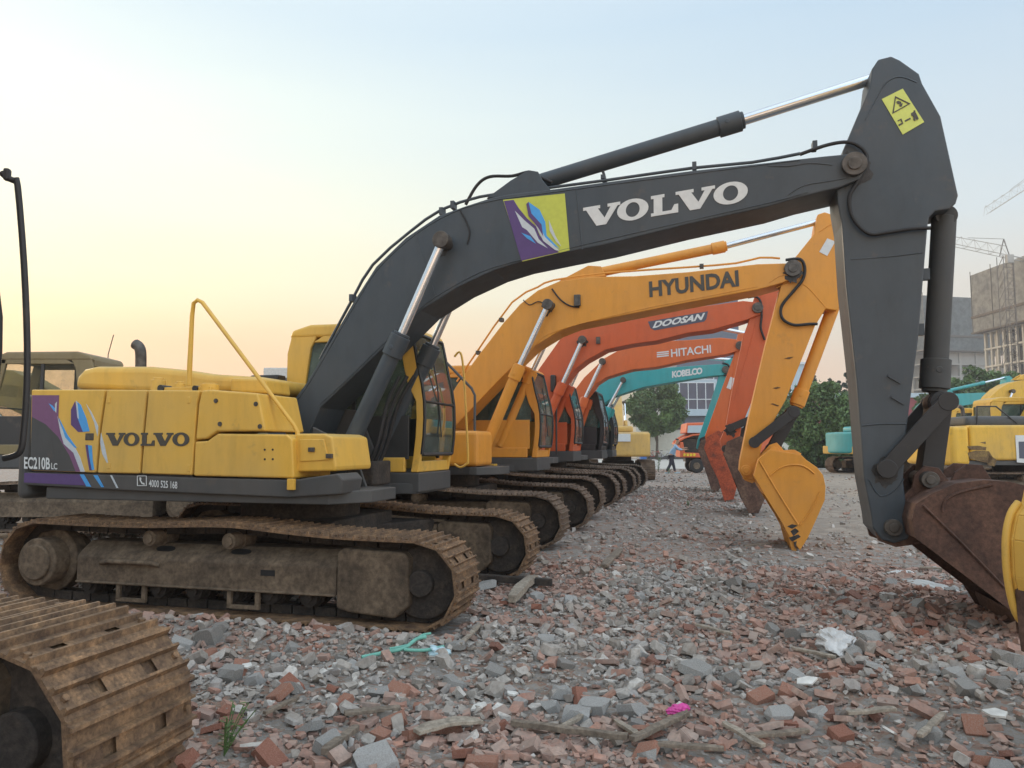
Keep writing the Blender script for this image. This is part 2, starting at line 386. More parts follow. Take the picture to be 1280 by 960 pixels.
def undercarriage(m, fine=True, gauge=2.40, lod=2):
    for side in (-1, 1):
        t = bpy.data.objects.new('track', SHOES_FINE if fine else SHOES_FAR); col.objects.link(t); t.parent = m.root
        a = m.ucrot; yy = side*gauge/2
        t.location = (-math.sin(a)*yy, math.cos(a)*yy, 0); t.rotation_euler = (0, 0, a)
        place_data('track_frame', 'tf', frame_fn(), t, sy=-side if side > 0 else 1)
        place_data('idler_guard', 'ig', guard_fn, t)
        place_data('idler_wheel', 'iw', idler_fn, t); place_data('final_drive', 'fd', sprocket_fn, t, sy=-side if side > 0 else 1)
        if lod:
            for k in range(8): place_data('track_roller', 'tr', roller_fn, t, (-1.42+k*.385, 0, .20))
            for x in (-.72, .12): place_data('carrier_roller', 'cr', carrier_fn, t, (x, -.02, .66), sy=-side if side > 0 else 1)
            if lod > 1 and fine:
                so_ = -1 if side < 0 else 1
                for x, kx, z_ in ((-.62, .10, .566), (.18, .10, .566), (.52, .07, .40)):
                    b = MB()
                    if z_ > .5:
                        n_ = Vector((0, so_*.57, .82)); c_ = Vector((x, so_*.115, .556)); e_ = Vector((0, -so_*.82, .57))
                        pts = [c_+Vector((1, 0, 0))*kx*(abs(math.cos(t))**.6)*(1 if math.cos(t) > 0 else -1)+e_*.035*math.sin(t) for t in [i*2*math.pi/20 for i in range(20)]]
                        b.v = [tuple(q-n_*.01) for q in pts]+[tuple(q+n_*.004) for q in pts]; b.f = [tuple(range(20, 40))]+[(i, (i+1) % 20, (i+1) % 20+20, i+20) for i in range(20)]; b.m = [0]*21
                    else: b.box(x-kx, x+kx, so_*.20, so_*.219, z_-.025, z_+.025)
                    b.build('frame_opening', RUBBER, t)
                b = MB(); b.tube([(-1.25, so_*.21, .42), (-1.15, so_*.24, .44), (-.7, so_*.24, .44), (-.6, so_*.21, .42)], .022, 8); b.build('step_bar', DIRT, t, smooth=60)
            if lod > 1:
                for x in (-.9, .28):
                    b = MB(); yo = -.22 if side < 0 else .22; s_ = -1 if side < 0 else 1
                    b.box(x-.16, x-.12, yo, yo-s_*.03, .10, .27); b.box(x+.12, x+.16, yo, yo-s_*.03, .10, .27); b.box(x-.16, x+.16, yo, yo-s_*.03, .08, .11)
                    b.build('roller_guard', DIRT, t)
    b = MB(); a = m.ucrot; Mz = Matrix.Rotation(a, 4, 'Z')
    b.prism([(-.75, -.7), (.75, -.7), (.75, .7), (-.75, .7)], .45, .78, axis='z', M=Mz)
    for sx in (-1, 1):
        for sy in (-1, 1):
            b.prism([(sx*.15, sy*.3), (sx*.65, sy*.1), (sx*1.15, sy*1.0), (sx*.6, sy*1.02)], .38, .66, axis='z', M=Mz)
    b.build('car_body', DARKD, m.root, bevel=.02)
    MB().cyl((0, 0, .78), (0, 0, .98), .62, n=48).build('slewing_ring', DARKD, m.root, smooth=40)
# ---- front linkage
def cyl_part(m, name, p_base, p_head, p_pin, r, rr, mat, parent=None, rodmat=None, hmat=None):
    a, h, p = Vector(p_base), Vector(p_head), Vector(p_pin); d = (h-a).normalized()
    b = MB(); b.cyl(a, h-d*r*.3, r, n=24); b.cyl(h-d*r*2.6, h, r*1.22, n=24); b.cyl(h, h+d*.03, r*1.0, n=24)
    b.cyl(a-Vector((0, r*.8, 0)), a+Vector((0, r*.8, 0)), r*.92, n=20)
    n_ = d.cross(Vector((0, 1, 0))); b.cyl(h-d*r*1.6-Vector((0, 0, 0)), h-d*r*1.6-Vector((0, r*1.25, 0)), r*.3, n=10)
    c = b.build(name, mat, parent or m.root, bevel=.006, smooth=35)
    MB().cyl(h, p, rr, n=20).build('piston_rod', rodmat or CHROME, c, smooth=40)
    MB().cyl(p-Vector((0, r*.75, 0)), p+Vector((0, r*.75, 0)), rr*1.9, n=20).build('rod_eye', hmat or BLACK, c, bevel=.005, smooth=40)
    return c
def pin(m, parent, p, r, w, mat, name='pin'):
    b = MB(); y0 = p[1]; b.cyl((p[0], y0-w, p[2]), (p[0], y0+w, p[2]), r, n=24); b.cyl((p[0], y0-w-.012, p[2]), (p[0], y0+w+.012, p[2]), r*.55, n=16)
    return b.build(name, mat, parent, bevel=.004, smooth=40)
def bucket(m, outline, y0, y1, mat, teeth=None, dark=None, plate=None, rim=None):
    """outline: closed local (x,z) loop of the side cheek; list of indices for the open mouth edge not skinned"""
    n = len(outline)
    mouth = set(teeth['mouth']) if teeth else set()
    b = MB(); th = .03
    for y in (y0, y1-th): b.prism(outline, y, y+th)
    cx = sum(p[0] for p in outline)/n; cz = sum(p[1] for p in outline)/n
    inner = [(p[0]+(cx-p[0])*.05, p[1]+(cz-p[1])*.05) for p in outline]
    for i in range(n):
        if i in mouth: continue
        j = (i+1) % n; q = [outline[i], outline[j], inner[j], inner[i]]
        b.prism(q, y0+th, y1-th)
    o = b.build('bucket', mat, m.root, bevel=.006)
    if rim:
        for r_ in rim:
            MB().tube([(p[0], y0-.004, p[1]) for p in r_], .012, 6, smooth=4).build('weld_rib', mat, o, smooth=60)
    if teeth:
        a, c = teeth['line']; k = teeth.get('n', 5)
        a, c = Vector((a[0], 0, a[1])), Vector((c[0], 0, c[1])); d = c-a; s = d.normalized(); q = Vector((-s.z, 0, s.x))*teeth.get('w', .05)
        for i in range(k):
            yy = y0+.06+(y1-y0-.12)*i/(k-1)
            t = MB(); vs = []
            for (pp, hw) in ((a-s*.1, .05), (c, .03)):
                w_ = q if pp is not c else q*.25
                for sy in (-1, 1):
                    for sq in (-1, 1): vs.append(pp+w_*sq+Vector((0, yy+sy*hw, 0)))
            t.add(vs, [(0, 1, 3, 2), (4, 6, 7, 5), (0, 4, 5, 1), (2, 3, 7, 6), (0, 2, 6, 4), (1, 5, 7, 3)])
            t.build('bucket_tooth', teeth.get('mat', mat), o, bevel=.006)
    if plate:
        for y in (y0-.02, y1): 
            MB().prism(plate, y, y+.02).build('side_cutter', mat, o, bevel=.004)
    return o
def link(m, a, c, r, w, ys, mat, name='bucket_link'):
    b = MB(); a = Vector((a[0], 0, a[1])); c = Vector((c[0], 0, c[1])); d = (c-a).normalized(); q = Vector((-d.z, 0, d.x))*r
    for y in ys:
        b.cyl(a+Vector((0, y-w, 0)), a+Vector((0, y+w, 0)), r*1.15, n=20); b.cyl(c+Vector((0, y-w, 0)), c+Vector((0, y+w, 0)), r*1.15, n=20)
        pts = [a+q, c+q, c-q, a-q]; b.prism([(p.x, p.z) for p in pts], y-w*.85, y+w*.85)
    return b.build(name, mat, m.root, bevel=.005, smooth=40)
# ---- cab
def cab(m, x0, x1, y0, y1, z0, z1, mat, mat2=CABG, rake=.22, lowp=.16, dark_low=True, base=True, glassm=None, detail=True):
    """x0 rear, x1 front; y0 near side (right) wall, y1 outer (left)"""
    g = glassm or GLASS; root = empty('cab', (0, 0, 0), 0, m.root); T = .06
    zt = z1-.13; fx = x1-rake*.25; rx = x0+.04   # front top set back a little
    def xf(z): # front line
        k = (z-z0)/(zt-z0); return x1+(.06*math.sin(min(1, k*1.3)*math.pi)) - rake*max(0, k-.45)**2*1.6
    fr = [(xf(z0+(zt-z0)*i/8), z0+(zt-z0)*i/8) for i in range(9)]
    # roof
    b = MB(); b.prism([(rx-.02, zt-.02), (xf(zt)+.03, zt-.02), (xf(zt)+.01, zt+.05), (xf(zt)-.15, z1-.01), (rx+.25, z1), (rx+.02, z1-.06)], y0-.01, y1+.01)
    b.build('cab_roof', mat, root, bevel=.035, seg=3)
    if detail:
        MB().box((x0+x1)/2-.3, (x0+x1)/2+.25, y0+.3, y1-.3, z1-.012, z1+.02).build('roof_hatch', mat2, root, bevel=.01)
    b = MB()
    for y in (y0, y1-T):
        # rear pillar (broad), mid pillar, sill, top rail, front pillar
        b.prism([(x0, z0), (x0+.18, z0), (x0+.19, z0+.6), (x0+.30, zt-.15), (x0+.38, zt), (x0+.05, zt), (x0, zt-.2)], y, y+T)
        b.prism([(x0+.17, z0), (x1-.16, z0), (x1-.16, z0+lowp), (x0+.17, z0+lowp)], y, y+T)
        b.prism([(p[0], p[1]) for p in fr]+[(p[0]-(.16 if i > 4 else .09), p[1]) for i, p in list(enumerate(fr))[::-1]], y, y+T)
        b.prism([(x0+.33, zt-.08), (xf(zt)-.05, zt-.08), (xf(zt)-.05, zt), (x0+.47, zt)], y, y+T)
    b.box(x0, x0+T, y0+T, y1-T, z0, z0+.75); b.box(x0+.01, x0+T, y0+T, y1-T, zt-.12, zt)
    b.box(xf(z0)-.07, xf(z0), y0+T, y1-T, z0, z0+.12)
    b.build('cab_frame', mat, root, bevel=.012)
    pm = mat2 if dark_low else mat
    MB().box(x0+.17, x1-.12, y0+.012, y0+.04, z0+lowp-.02, z0+.62).build('lower_panel', pm, root, bevel=.008)
    MB().box(x0+.17, x1-.12, y1-.04, y1-.012, z0+lowp-.02, z0+.62).build('lower_panel', pm, root, bevel=.008)
    # dark gaskets + panes
    for y, nm in ((y0+.03, 'side_window'), (y1-.035, 'door_window')):
        w = MB().prism([(x0+.18, z0+.6), (x0+.32, zt-.08), (xf(zt)-.1, zt-.08), (x1-.10, z0+1.0), (x1-.10, z0+.6)], y, y+.008).build(nm, g, root)
        MB().box(x0+.82, x0+.87, y-.012, y+.02, z0+.6, zt-.08).build('window_frame', mat2, w)
    f = MB(); yA, yB = y0+.03, y1-.03
    for i in range(1, 8):
        (xa, za), (xb, zb) = fr[i], fr[i+1]
        f.add([(xa+.004, yA, za), (xa+.004, yB, za), (xb+.004, yB, zb), (xb+.004, yA, zb)], [(0, 1, 2, 3)])
    ws = f.build('windscreen', g, root, smooth=60)
    fb = MB()
    for yy in (y0+.012, y1-.012):
        fb.tube([(p[0]+.008, yy, p[1]) for p in fr[1:]], .02, 6)
    for i in (1, 8): fb.tube([(fr[i][0]+.008, y0+.03, fr[i][1]), (fr[i][0]+.008, y1-.03, fr[i][1])], .022, 6)
    fb.tube([(fr[4][0]+.008, y0+.03, fr[4][1]), (fr[4][0]+.008, y1-.03, fr[4][1])], .014, 6)
    fb.build('window_frame', mat2, ws, smooth=60)
    if detail:
        MB().tube([(fr[2][0]+.03, y0+.5, fr[2][1]), (fr[5][0]+.035, y0+.42, fr[5][1]), (fr[6][0]+.03, y0+.42, fr[6][1]+.1)], .009, 6).build('wiper', mat2, ws)
    MB().box(x0+.03, x0+.045, y0+T, y1-T, z0+.75, zt-.12).build('rear_window', g, root)
    # seat and console
    s = MB(); cy = (y0+y1)/2
    s.box(x0+.35, x0+.85, cy-.24, cy+.24, z0+.35, z0+.5); s.box(x0+.28, x0+.42, cy-.22, cy+.22, z0+.5, z0+1.15); s.box(x0+.4, x0+.75, cy-.14, cy+.14, z0+.02, z0+.35)
    s.build('seat', CABG, root, bevel=.04, seg=3)
    s = MB()
    for q in (-.36, .36): s.box(x0+.4, x0+.95, cy+q-.08, cy+q+.08, z0+.3, z0+.62); s.cyl((x0+.88, cy+q, z0+.62), (x0+.92, cy+q, z0+.82), .02, n=8)
    s.box(x0+T, x1-.1, y0+T, y1-T, z0-.02, z0+.015)
    s.build('console', CABG, root, bevel=.01)
    if base:
        MB().prism([(x0, z0-.22), (x1+.02, z0-.22), (x1+.02, z0-.005), (x0, z0-.005)], y0-.01, y1).build('cab_base', GREYD, root, bevel=.015)
    return root
def superstructure(m, mat, cw=GREYD, deck=GREYD, hood=True, side=True, ztop=2.05, radius=2.75, ex=True, plainside=True):
    """deck, counterweight, hood; simple side house when plainside"""
    b = MB(); b.prism([(-2.1, -1.25), (1.0, -1.25), (1.25, -.9), (1.25, -.35), (.9, -.3), (.9, .3), (1.2, .35), (1.2, 1.25), (-2.1, 1.25)], .985, 1.10, axis='z')
    b.build('deck', deck, m.root, bevel=.01)
    n = 14; a0 = math.asin(1.3/radius)
    arc = [(-radius*math.cos(a0-2*a0*i/n), -radius*math.sin(a0-2*a0*i/n)) for i in range(n+1)]
    cf = -1.98 if plainside else -2.29
    MB().prism([(cf, -1.3)]+arc+[(cf, 1.3)], .98, ztop-.03, axis='z').build('counterweight', cw, m.root, bevel=.10, seg=4, smooth=50)
    if plainside:
        for s in (-1, 1):
            MB().box(-1.97, -.38, s*1.29, s*.45, 1.11, ztop).build('side_door', mat, m.root, bevel=.07, seg=3)
        MB().box(-.36, .30, -1.28, -.45, 1.11, ztop-.05).build('fuel_tank', mat, m.root, bevel=.06, seg=3)
        MB().box(.32, 1.02, -1.27, -.5, 1.11, ztop-.42).build('tool_box', mat, m.root, bevel=.06, seg=3)
        MB().box(.2, .9, -1.282, -1.27, 1.0, 1.1).build('step', BLACK, m.root)
    if hood:
        MB().box(-1.95, -.30, -.62, .62, ztop-.05, ztop+.26).build('engine_hood', mat, m.root, bevel=.12, seg=4)
    if ex:
        MB().tube([(-1.3, .25, ztop+.2), (-1.3, .25, ztop+.48), (-1.35, .25, ztop+.56), (-1.42, .25, ztop+.58)], .055, 12, smooth=4).build('exhaust_pipe', STEEL, m.root, smooth=50)
BOOM_Y = .28
def front_end(m, S):
    """S: pixel traces of the boom, arm, cylinders and bucket, placed on this machine's own centre plane"""
    bm = S['mat']; Y = -BOOM_Y*S.get('k', 1); AY = -.22*S.get('k', 1); r = m.root
    boom = MB().prism(m.UP(S['boom'], Y), Y, -Y).build('boom', bm, r, bevel=.012)
    a2 = m.UP(S['arm'], AY)
    arm = MB().prism(a2, AY, -AY).build('arm', S.get('armmat', bm), r, bevel=.012)
    P = lambda k, y=0: m.V3(*S[k], y)
    q = m.U(*S['armpin'], AY-.05); pin(m, arm, (q[0], 0, q[1]), S.get('rp', .105), -Y+.05, S.get('pinmat', STEEL))
    # boom cylinders
    for y in (-.43, .43):
        yy = -.43
        bs, hd, pn = [m.U(*S[k], yy) for k in ('bc_base', 'bc_head', 'bc_pin')]
        c = cyl_part(m, 'boom_cylinder', (bs[0], y, bs[1]), (hd[0], y, hd[1]), (pn[0], y, pn[1]), S.get('rc', .085), S.get('rcr', .045), S.get('cylmat', bm), hmat=STEEL)
    MB().cyl((pn[0], -.36, pn[1]), (pn[0], .36, pn[1]), .06, n=16).build('cylinder_pin', STEEL, boom, smooth=40)
    # arm cylinder
    bs, hd, pn = [m.U(*S[k], 0) for k in ('ac_base', 'ac_head', 'ac_pin')]
    cyl_part(m, 'arm_cylinder', (bs[0], 0, bs[1]), (hd[0], 0, hd[1]), (pn[0], 0, pn[1]), S.get('ra', .09), S.get('rar', .052), S.get('cylmat', bm))
    if 'bracket' in S:
        for y in (-.16, .12): MB().prism(m.UP(S['bracket'], -.1), y, y+.04).build('cylinder_bracket', bm, boom, bevel=.006)
    # bucket cylinder and links
    if 'kc_base' in S:
        bs, hd, pn = [m.U(*S[k], 0) for k in ('kc_base', 'kc_head', 'kc_pin')]
        cyl_part(m, 'bucket_cylinder', (bs[0], 0, bs[1]), (hd[0], 0, hd[1]), (pn[0], 0, pn[1]), S.get('rk', .085), S.get('rkr', .05), S.get('kmat', S.get('cylmat', bm)), rodmat=S.get('krod'))
        la = m.U(*S['link_arm'], -.25); lb = m.U(*S['link_bucket'], -.1)
        for q in (-.27, .27): link(m, pn, la, .07, .025, (q,), S.get('linkmat', BLACK), 'arm_link')
        link(m, pn, lb, S.get('rl', .085), .13, (0,), S.get('linkmat', BLACK))
    if 'bucket' in S:
        BW = S.get('bw', .55); o = m.UP(S['bucket'], -BW)
        t = None
        if 'teeth' in S:
            tl = m.UP(S['teeth'], -BW); t = dict(mouth=S['mouth'], line=tl, n=5, mat=S.get('toothmat', S['bmat']), w=S.get('tw', .05))
        bk = bucket(m, o, -BW, BW, S['bmat'], t, rim=[m.UP(q, -BW) for q in S.get('ribs', [])], plate=m.UP(S['plate'], -BW) if 'plate' in S else None)
        if 'bears' in S:
            for y in (-.2, .16): MB().prism(m.UP(S['bears'], -.2), y, y+.04).build('bucket_ear', S['bmat'], bk, bevel=.006)
        if 'bpins' in S:
            for q in S['bpins']:
                z = m.U(*q, -.3); pin(m, bk, (z[0], 0, z[1]), S.get('rbp', .075), .29, S.get('bpinmat', STEEL))
    for pts, y, rad in S.get('hoses', []):
        MB().tube([m.V3(a, c, y) for a, c in pts], rad, 8, smooth=6).build('hydraulic_hose', RUBBER, boom, smooth=60)
    for pts, y, rad in S.get('pipes', []):
        MB().tube([m.V3(a, c, y) for a, c in pts], rad, 8, smooth=2).build('hydraulic_pipe', bm, boom, smooth=60)
    return boom, arm
# ------------------------------------------------------------------ the row of excavators
GRP = 'excavators parked side by side'
V = Mach('excavator', 'yellow excavator with dark grey boom, purple and lime emblem, first of the row', C0, AX)
undercarriage(V)
KCYL = paint('cylinder_charcoal', (.032, .038, .043), .5, .4, (.13, .115, .09), .6)
SV = dict(mat=GREYB, cylmat=GREYB,
 boom=[(358,512),(384,477),(443,375),(470,333),(507,297),(549,269),(583,257),(617,246),(640,242),(693,236),(760,227),(866,213),(960,203),(1030,195),(1062,192),(1078,200),(1082,212),(1074,224),(1050,234),(1000,246),(960,258),(860,280),(760,305),(709,315),(652,327),(617,338),(572,359),(526,388),(482,432),(400,510),(385,545),(366,545)],
 arm=[(1114,70),(1125,75),(1149,92),(1153,104),(1176,145),(1198,244),(1195,254),(1187,261),(1169,264),(1162,271),(1160,280),(1148,423),(1133,540),(1129,600),(1134,640),(1141,655),(1135,674),(1118,679),(1103,675),(1091,660),(1089,644),(1080,597),(1070,473),(1057,357),(1052,280),(1047,252),(1046,235),(1054,188),(1087,110),(1090,86),(1098,74)],
 armpin=(1067,207), bc_base=(420,594), bc_head=(501,420), bc_pin=(553,301), rc=.085, rcr=.045,
 ac_base=(664,231), ac_head=(926,151), ac_pin=(1112,92), ra=.082, rar=.052,
 bracket=[(610,250),(640,228),(662,215),(674,217),(680,228),(690,240)],
 kc_base=(1180,272), kc_head=(1168,486), kc_pin=(1173,504), rk=.10, rkr=.055, krod=STEEL, kmat=KCYL,
 link_arm=(1108,586), link_bucket=(1164,598), rl=.085,
 bucket=[(1145,630),(1165,617),(1195,604),(1230,600),(1262,602),(1305,613),(1345,645),(1362,700),(1355,755),(1335,800),(1312,822),(1292,805),(1279,775),(1145,673),(1140,650)], mouth=[12], teeth=[(1318,800),(1306,842)],
 plate=[(1262,762),(1280,790),(1290,815),(1304,832),(1314,812),(1318,795),(1300,770)],
 ribs=[[(1154,632),(1205,682),(1256,735)],[(1178,640),(1182,625),(1200,615),(1240,606)]],
 bears=[(1092,655),(1140,610),(1143,594),(1156,582),(1174,585),(1188,603),(1194,590),(1210,580),(1228,581),(1240,600),(1250,612),(1180,650),(1150,680),(1120,684),(1098,676)],
 bpins=[(1164,600),(1118,660)], bmat=BUCKR, rbp=.07,
 hoses=[([(582,256),(596,232),(612,221),(640,220),(662,215),(676,222),(690,228)], -.12, .017),
        ([(1000,193),(1035,181),(1062,178),(1080,188),(1083,202),(1074,224),(1062,246),(1066,272),(1086,292),(1112,290),(1140,286),(1163,285)], -.255, .017),
        ([(575,262),(582,275),(587,290),(584,305)], -.29, .008)],
 pipes=[([(400,449),(441,373),(466,331),(512,290),(552,262),(600,246),(645,240),(760,225),(866,210),(940,203),(1000,192)], -.12, .016)])
boomV, armV = front_end(V, SV)
# clamps on the boom
for q in [(441,374),(553,266),(567,258),(868,210),(1018,184)]:
    p = V.V3(*q, -.14); MB().box(p.x-.02, p.x+.02, p.y-.05, p.y+.05, p.z-.03, p.z+.045).build('pipe_clamp', GREYB, boomV)
b = MB(); p = V.V3(748, 195, 0); q = V.V3(756, 222, 0); b.tube([p, q], .014, 8); p = V.V3(755, 215, 0); b.box(p.x-.02, p.x+.02, -.1, .1, p.z-.1, p.z-.06); b.build('cylinder_clamp', GREYB, boomV)
Y = -BOOM_Y
volvo_text(V, boomV, (729,285), (935,251), (729,260), Y-.002, WHITE)
d = decal(V, boomV, 'emblem', [V.UP([(629,250),(706,242),(712,313),(653,327)], Y)], Y-.001, LIME, .004)
def em(pts): return [(480+a/4.364, 180+c/4.364) for a, c in pts]
polys = [em([(655,312),(708,306),(735,350),(780,405),(830,450),(850,500),(900,550),(955,592),(750,638)]),
         em([(715,365),(770,420),(820,462),(845,520),(895,570),(840,540),(780,470),(755,455)]), em([(790,318),(850,360),(880,425),(888,500),(960,575),(920,550),(870,505),(860,440),(805,380)]),
         em([(750,485),(800,505),(830,545),(780,515)]), em([(822,430),(850,450),(880,510),(960,585),(935,580),(870,530),(845,480)]), em([(900,415),(935,500),(968,560),(940,535),(905,475)]),
         em([(778,330),(790,318),(805,380),(860,440),(870,505),(840,455),(790,395)])]
mm = [PURP, SILV, BLUE, BLUE, SILV, SILV, PURP]
for i, (p, mt) in enumerate(zip(polys, mm)):
    decal(V, d, 'emblem_stripe', [V.UP(p, Y)], Y-.004-.0012*i, mt, .0035)
# warning label on the arm
def al(pts): return [(1000+a/3.43, 60+c/3.43) for a, c in pts]
AY = -.22
d = decal(V, armV, 'warning_label', [V.UP(al([(350,220),(440,175),(532,318),(440,372)]), AY)], AY-.001, LABY)
tri = V.UP(al([(407,208),(473,240),(395,284)]), AY); c_ = (sum(p[0] for p in tri)/3, sum(p[1] for p in tri)/3)
b = MB(); inn = [(p[0]+(c_[0]-p[0])*.2, p[1]+(c_[1]-p[1])*.2) for p in tri]
for i in range(3): j = (i+1) % 3; b.prism([tri[i], tri[j], inn[j], inn[i]], AY-.010, AY-.004)
for q in ([(412,232),(420,228),(432,232),(434,240),(418,242)], [(424,244),(440,238),(436,252),(428,254)], [(475,282),(490,272),(496,280),(508,305),(500,312),(496,298),(494,314),(486,312),(484,294),(477,292)], [(486,270),(492,268),(494,275),(488,276)], [(448,312),(472,300),(474,306),(450,318)],
          [(418,312),(434,304),(442,326),(424,336),(421,330),(436,322),(431,310),(420,316)]):
    b.prism(V.UP(al(q), AY), AY-.010, AY-.004)
b.build('warning_symbol', INKG, d)
for q in [(1118,474),(1122,500)]:
    p = V.V3(*q, AY); b = MB(); b.box(p.x-.06, p.x+.06, AY-.02, AY, p.z-.012, p.z+.012, Matrix.Translation(p)@Matrix.Rotation(.6, 4, 'Y')@Matrix.Translation(-p)); b.build('arm_bracket', GREYB, armV)
for q in [(1157,343),(1150,412)]:
    p = V.V3(*q, -.1); MB().box(p.x-.03, p.x+.03, -.12, -.06, p.z-.05, p.z+.05).build('arm_bracket', GREYB, armV)
# bodywork of the first machine
cab(V, -.44, 1.2, .35, 1.35, 1.22, 2.90, YEL)
superstructure(V, YEL, plainside=False, hood=False, ex=False)
SY = -1.30
def panel(name, pts, mat, y1=-.62, y=SY, bev=.012): return MB().prism(V.UP(pts, y), y, y1).build(name, mat, V.root, bevel=bev, seg=3)
MB().box(-2.25, -.4, -1.26, -.55, 1.12, 2.0).build('engine_bay', BLACK, V.root)
p0 = panel('side_door', [(39,487),(131,487),(124,535),(119,591),(37,588)], YEL, bev=.014)
p1 = panel('side_door', [(133.5,487),(183,487.5),(178,540),(174,592),(121.5,591.2),(126.5,535)], YEL, bev=.014)
p2 = panel('side_door', [(185.5,487.5),(249,488),(245.5,505),(239.5,594),(176.5,592),(180.5,540)], YEL, bev=.014)
pt = panel('fuel_tank', [(252,488),(262,487),(322,491.5),(331.5,539),(271,539.5),(258,548.5),(244,550),(248,505)], YEL, bev=.02)
tb = panel('tool_box', [(243.5,552),(259,551),(272,542),(358,543),(365,549),(367,598),(241.5,595)], YEL, bev=.018)
sb = panel('step_box', [(369,542),(405,542),(415,546),(420,583),(419,589),(369,590)], YEL, y1=-.5, y=-1.22, bev=.02)
MB().prism(V.UP([(375,549),(405,549),(411,575),(375,577)], -1.225), -1.232, -1.20).build('hatch', YEL, sb, bevel=.006)
for q in [(390,562),(412,570)]:
    p = V.V3(*q, -1.23); MB().box(p.x-.03, p.x+.03, -1.25, -1.22, p.z-.02, p.z+.02).build('latch', STEEL, sb, bevel=.004)
sk = MB().prism(V.UP([(24,589),(36,590),(241,597),(367,600),(421,592),(428,600),(424,618),(360,622),(160,613.5),(26,606)], SY), SY+.01, -.9).build('side_skirt', GREYD, V.root, bevel=.012)
b = MB()
for q in [(270,501),(320,505),(275,530),(325,533)]:
    p = V.V3(*q, SY); b.cyl((p.x, SY-.006, p.z), (p.x, SY+.01, p.z), .022, n=14)
b.build('bolt', STEEL, pt, smooth=40)
b = MB()
for q in [(331,562),(341,562),(331,574),(341,574)]:
    p = V.V3(*q, SY); b.cyl((p.x, SY-.003, p.z), (p.x, SY+.01, p.z), .010, n=8)
b.build('screw_hole', BLACK, tb)
for q in [(136,500),(236,500),(236,585),(136,582)]:
    p = V.V3(*q, SY); MB().box(p.x-.018, p.x+.018, SY-.006, SY+.01, p.z-.03, p.z+.03).build('hinge', YEL, p1 if q[0] < 170 else p2, bevel=.004)
p = V.V3(112, 546, SY); MB().box(p.x-.05, p.x+.05, SY-.005, SY+.01, p.z-.035, p.z+.035).build('door_latch', STEEL, p0, bevel=.006)
# engine hood bulge, caps and exhaust
hp = [(a, z) for a, z in V.UP([(91,486),(95,470),(103,461),(118,457.5),(185,457.5),(232,462),(262,467),(330,471),(331,490),(200,492)], -.62)]
MB().prism(hp, -.62, .62).build('engine_hood', YEL, V.root, bevel=.07, seg=4, smooth=40)
MB().prism(V.UP([(287,472),(331,473),(334,492),(287,491)], -.75), -.75, -.3).build('tank_cover', YEL, V.root, bevel=.03, seg=3)
b = MB()
for (a, c, r_, h_) in [(198,481,.07,.12),(225,483,.05,.08),(262,483,.09,.05)]:
    p = V.V3(a, c, -.9); b.cyl((p.x, -.9, 2.0), (p.x, -.9, p.z+h_*.4), r_, n=20); b.cyl((p.x, -.9, p.z+h_*.4), (p.x, -.9, p.z+h_*.6), r_*.7, n=16)
b.box(-1.0, -.45, -.98, -.92, 2.0, 2.09); b.build('filler_cap', YEL, V.root, bevel=.01, smooth=40)
b = MB(); b.cyl((-1.02, -1.0, 2.08), (-1.02, -.86, 2.08), .035, n=14); b.cyl((-.62, -1.0, 2.07), (-.62, -.86, 2.07), .03, n=14); b.build('cap', BLACK, V.root, smooth=40)
e = [V.V3(a, c, .1) for a, c in [(176,462),(176,442),(174,434),(169,430)]]
xp = MB().tube(e, .062, 14, smooth=5).build('exhaust_pipe', STEEL, V.root, smooth=50)
h = [V.V3(a, c, -1.12) for a, c in [(236,482),(240,395),(242,379),(247,375),(253,378),(368,532),(372,540),(373,585),(371,600),(366,605)]]
MB().tube(h, [.026, .022, .02, .02, .02, .02, .022, .022, .022, .022], 10).build('handrail', YEL, V.root, smooth=60)
p = V.V3(365, 606, -1.3); MB().box(p.x-.035, p.x+.035, -1.33, -1.29, p.z-.045, p.z+.055).build('handrail_bracket', YEL, V.root, bevel=.006)
MB().box(V.U(322,458,.3)[0], V.U(357,458,.3)[0], .15, .32, 2.0, V.U(340,470,.3)[1]).build('battery_box', BLACK, V.root, bevel=.02)
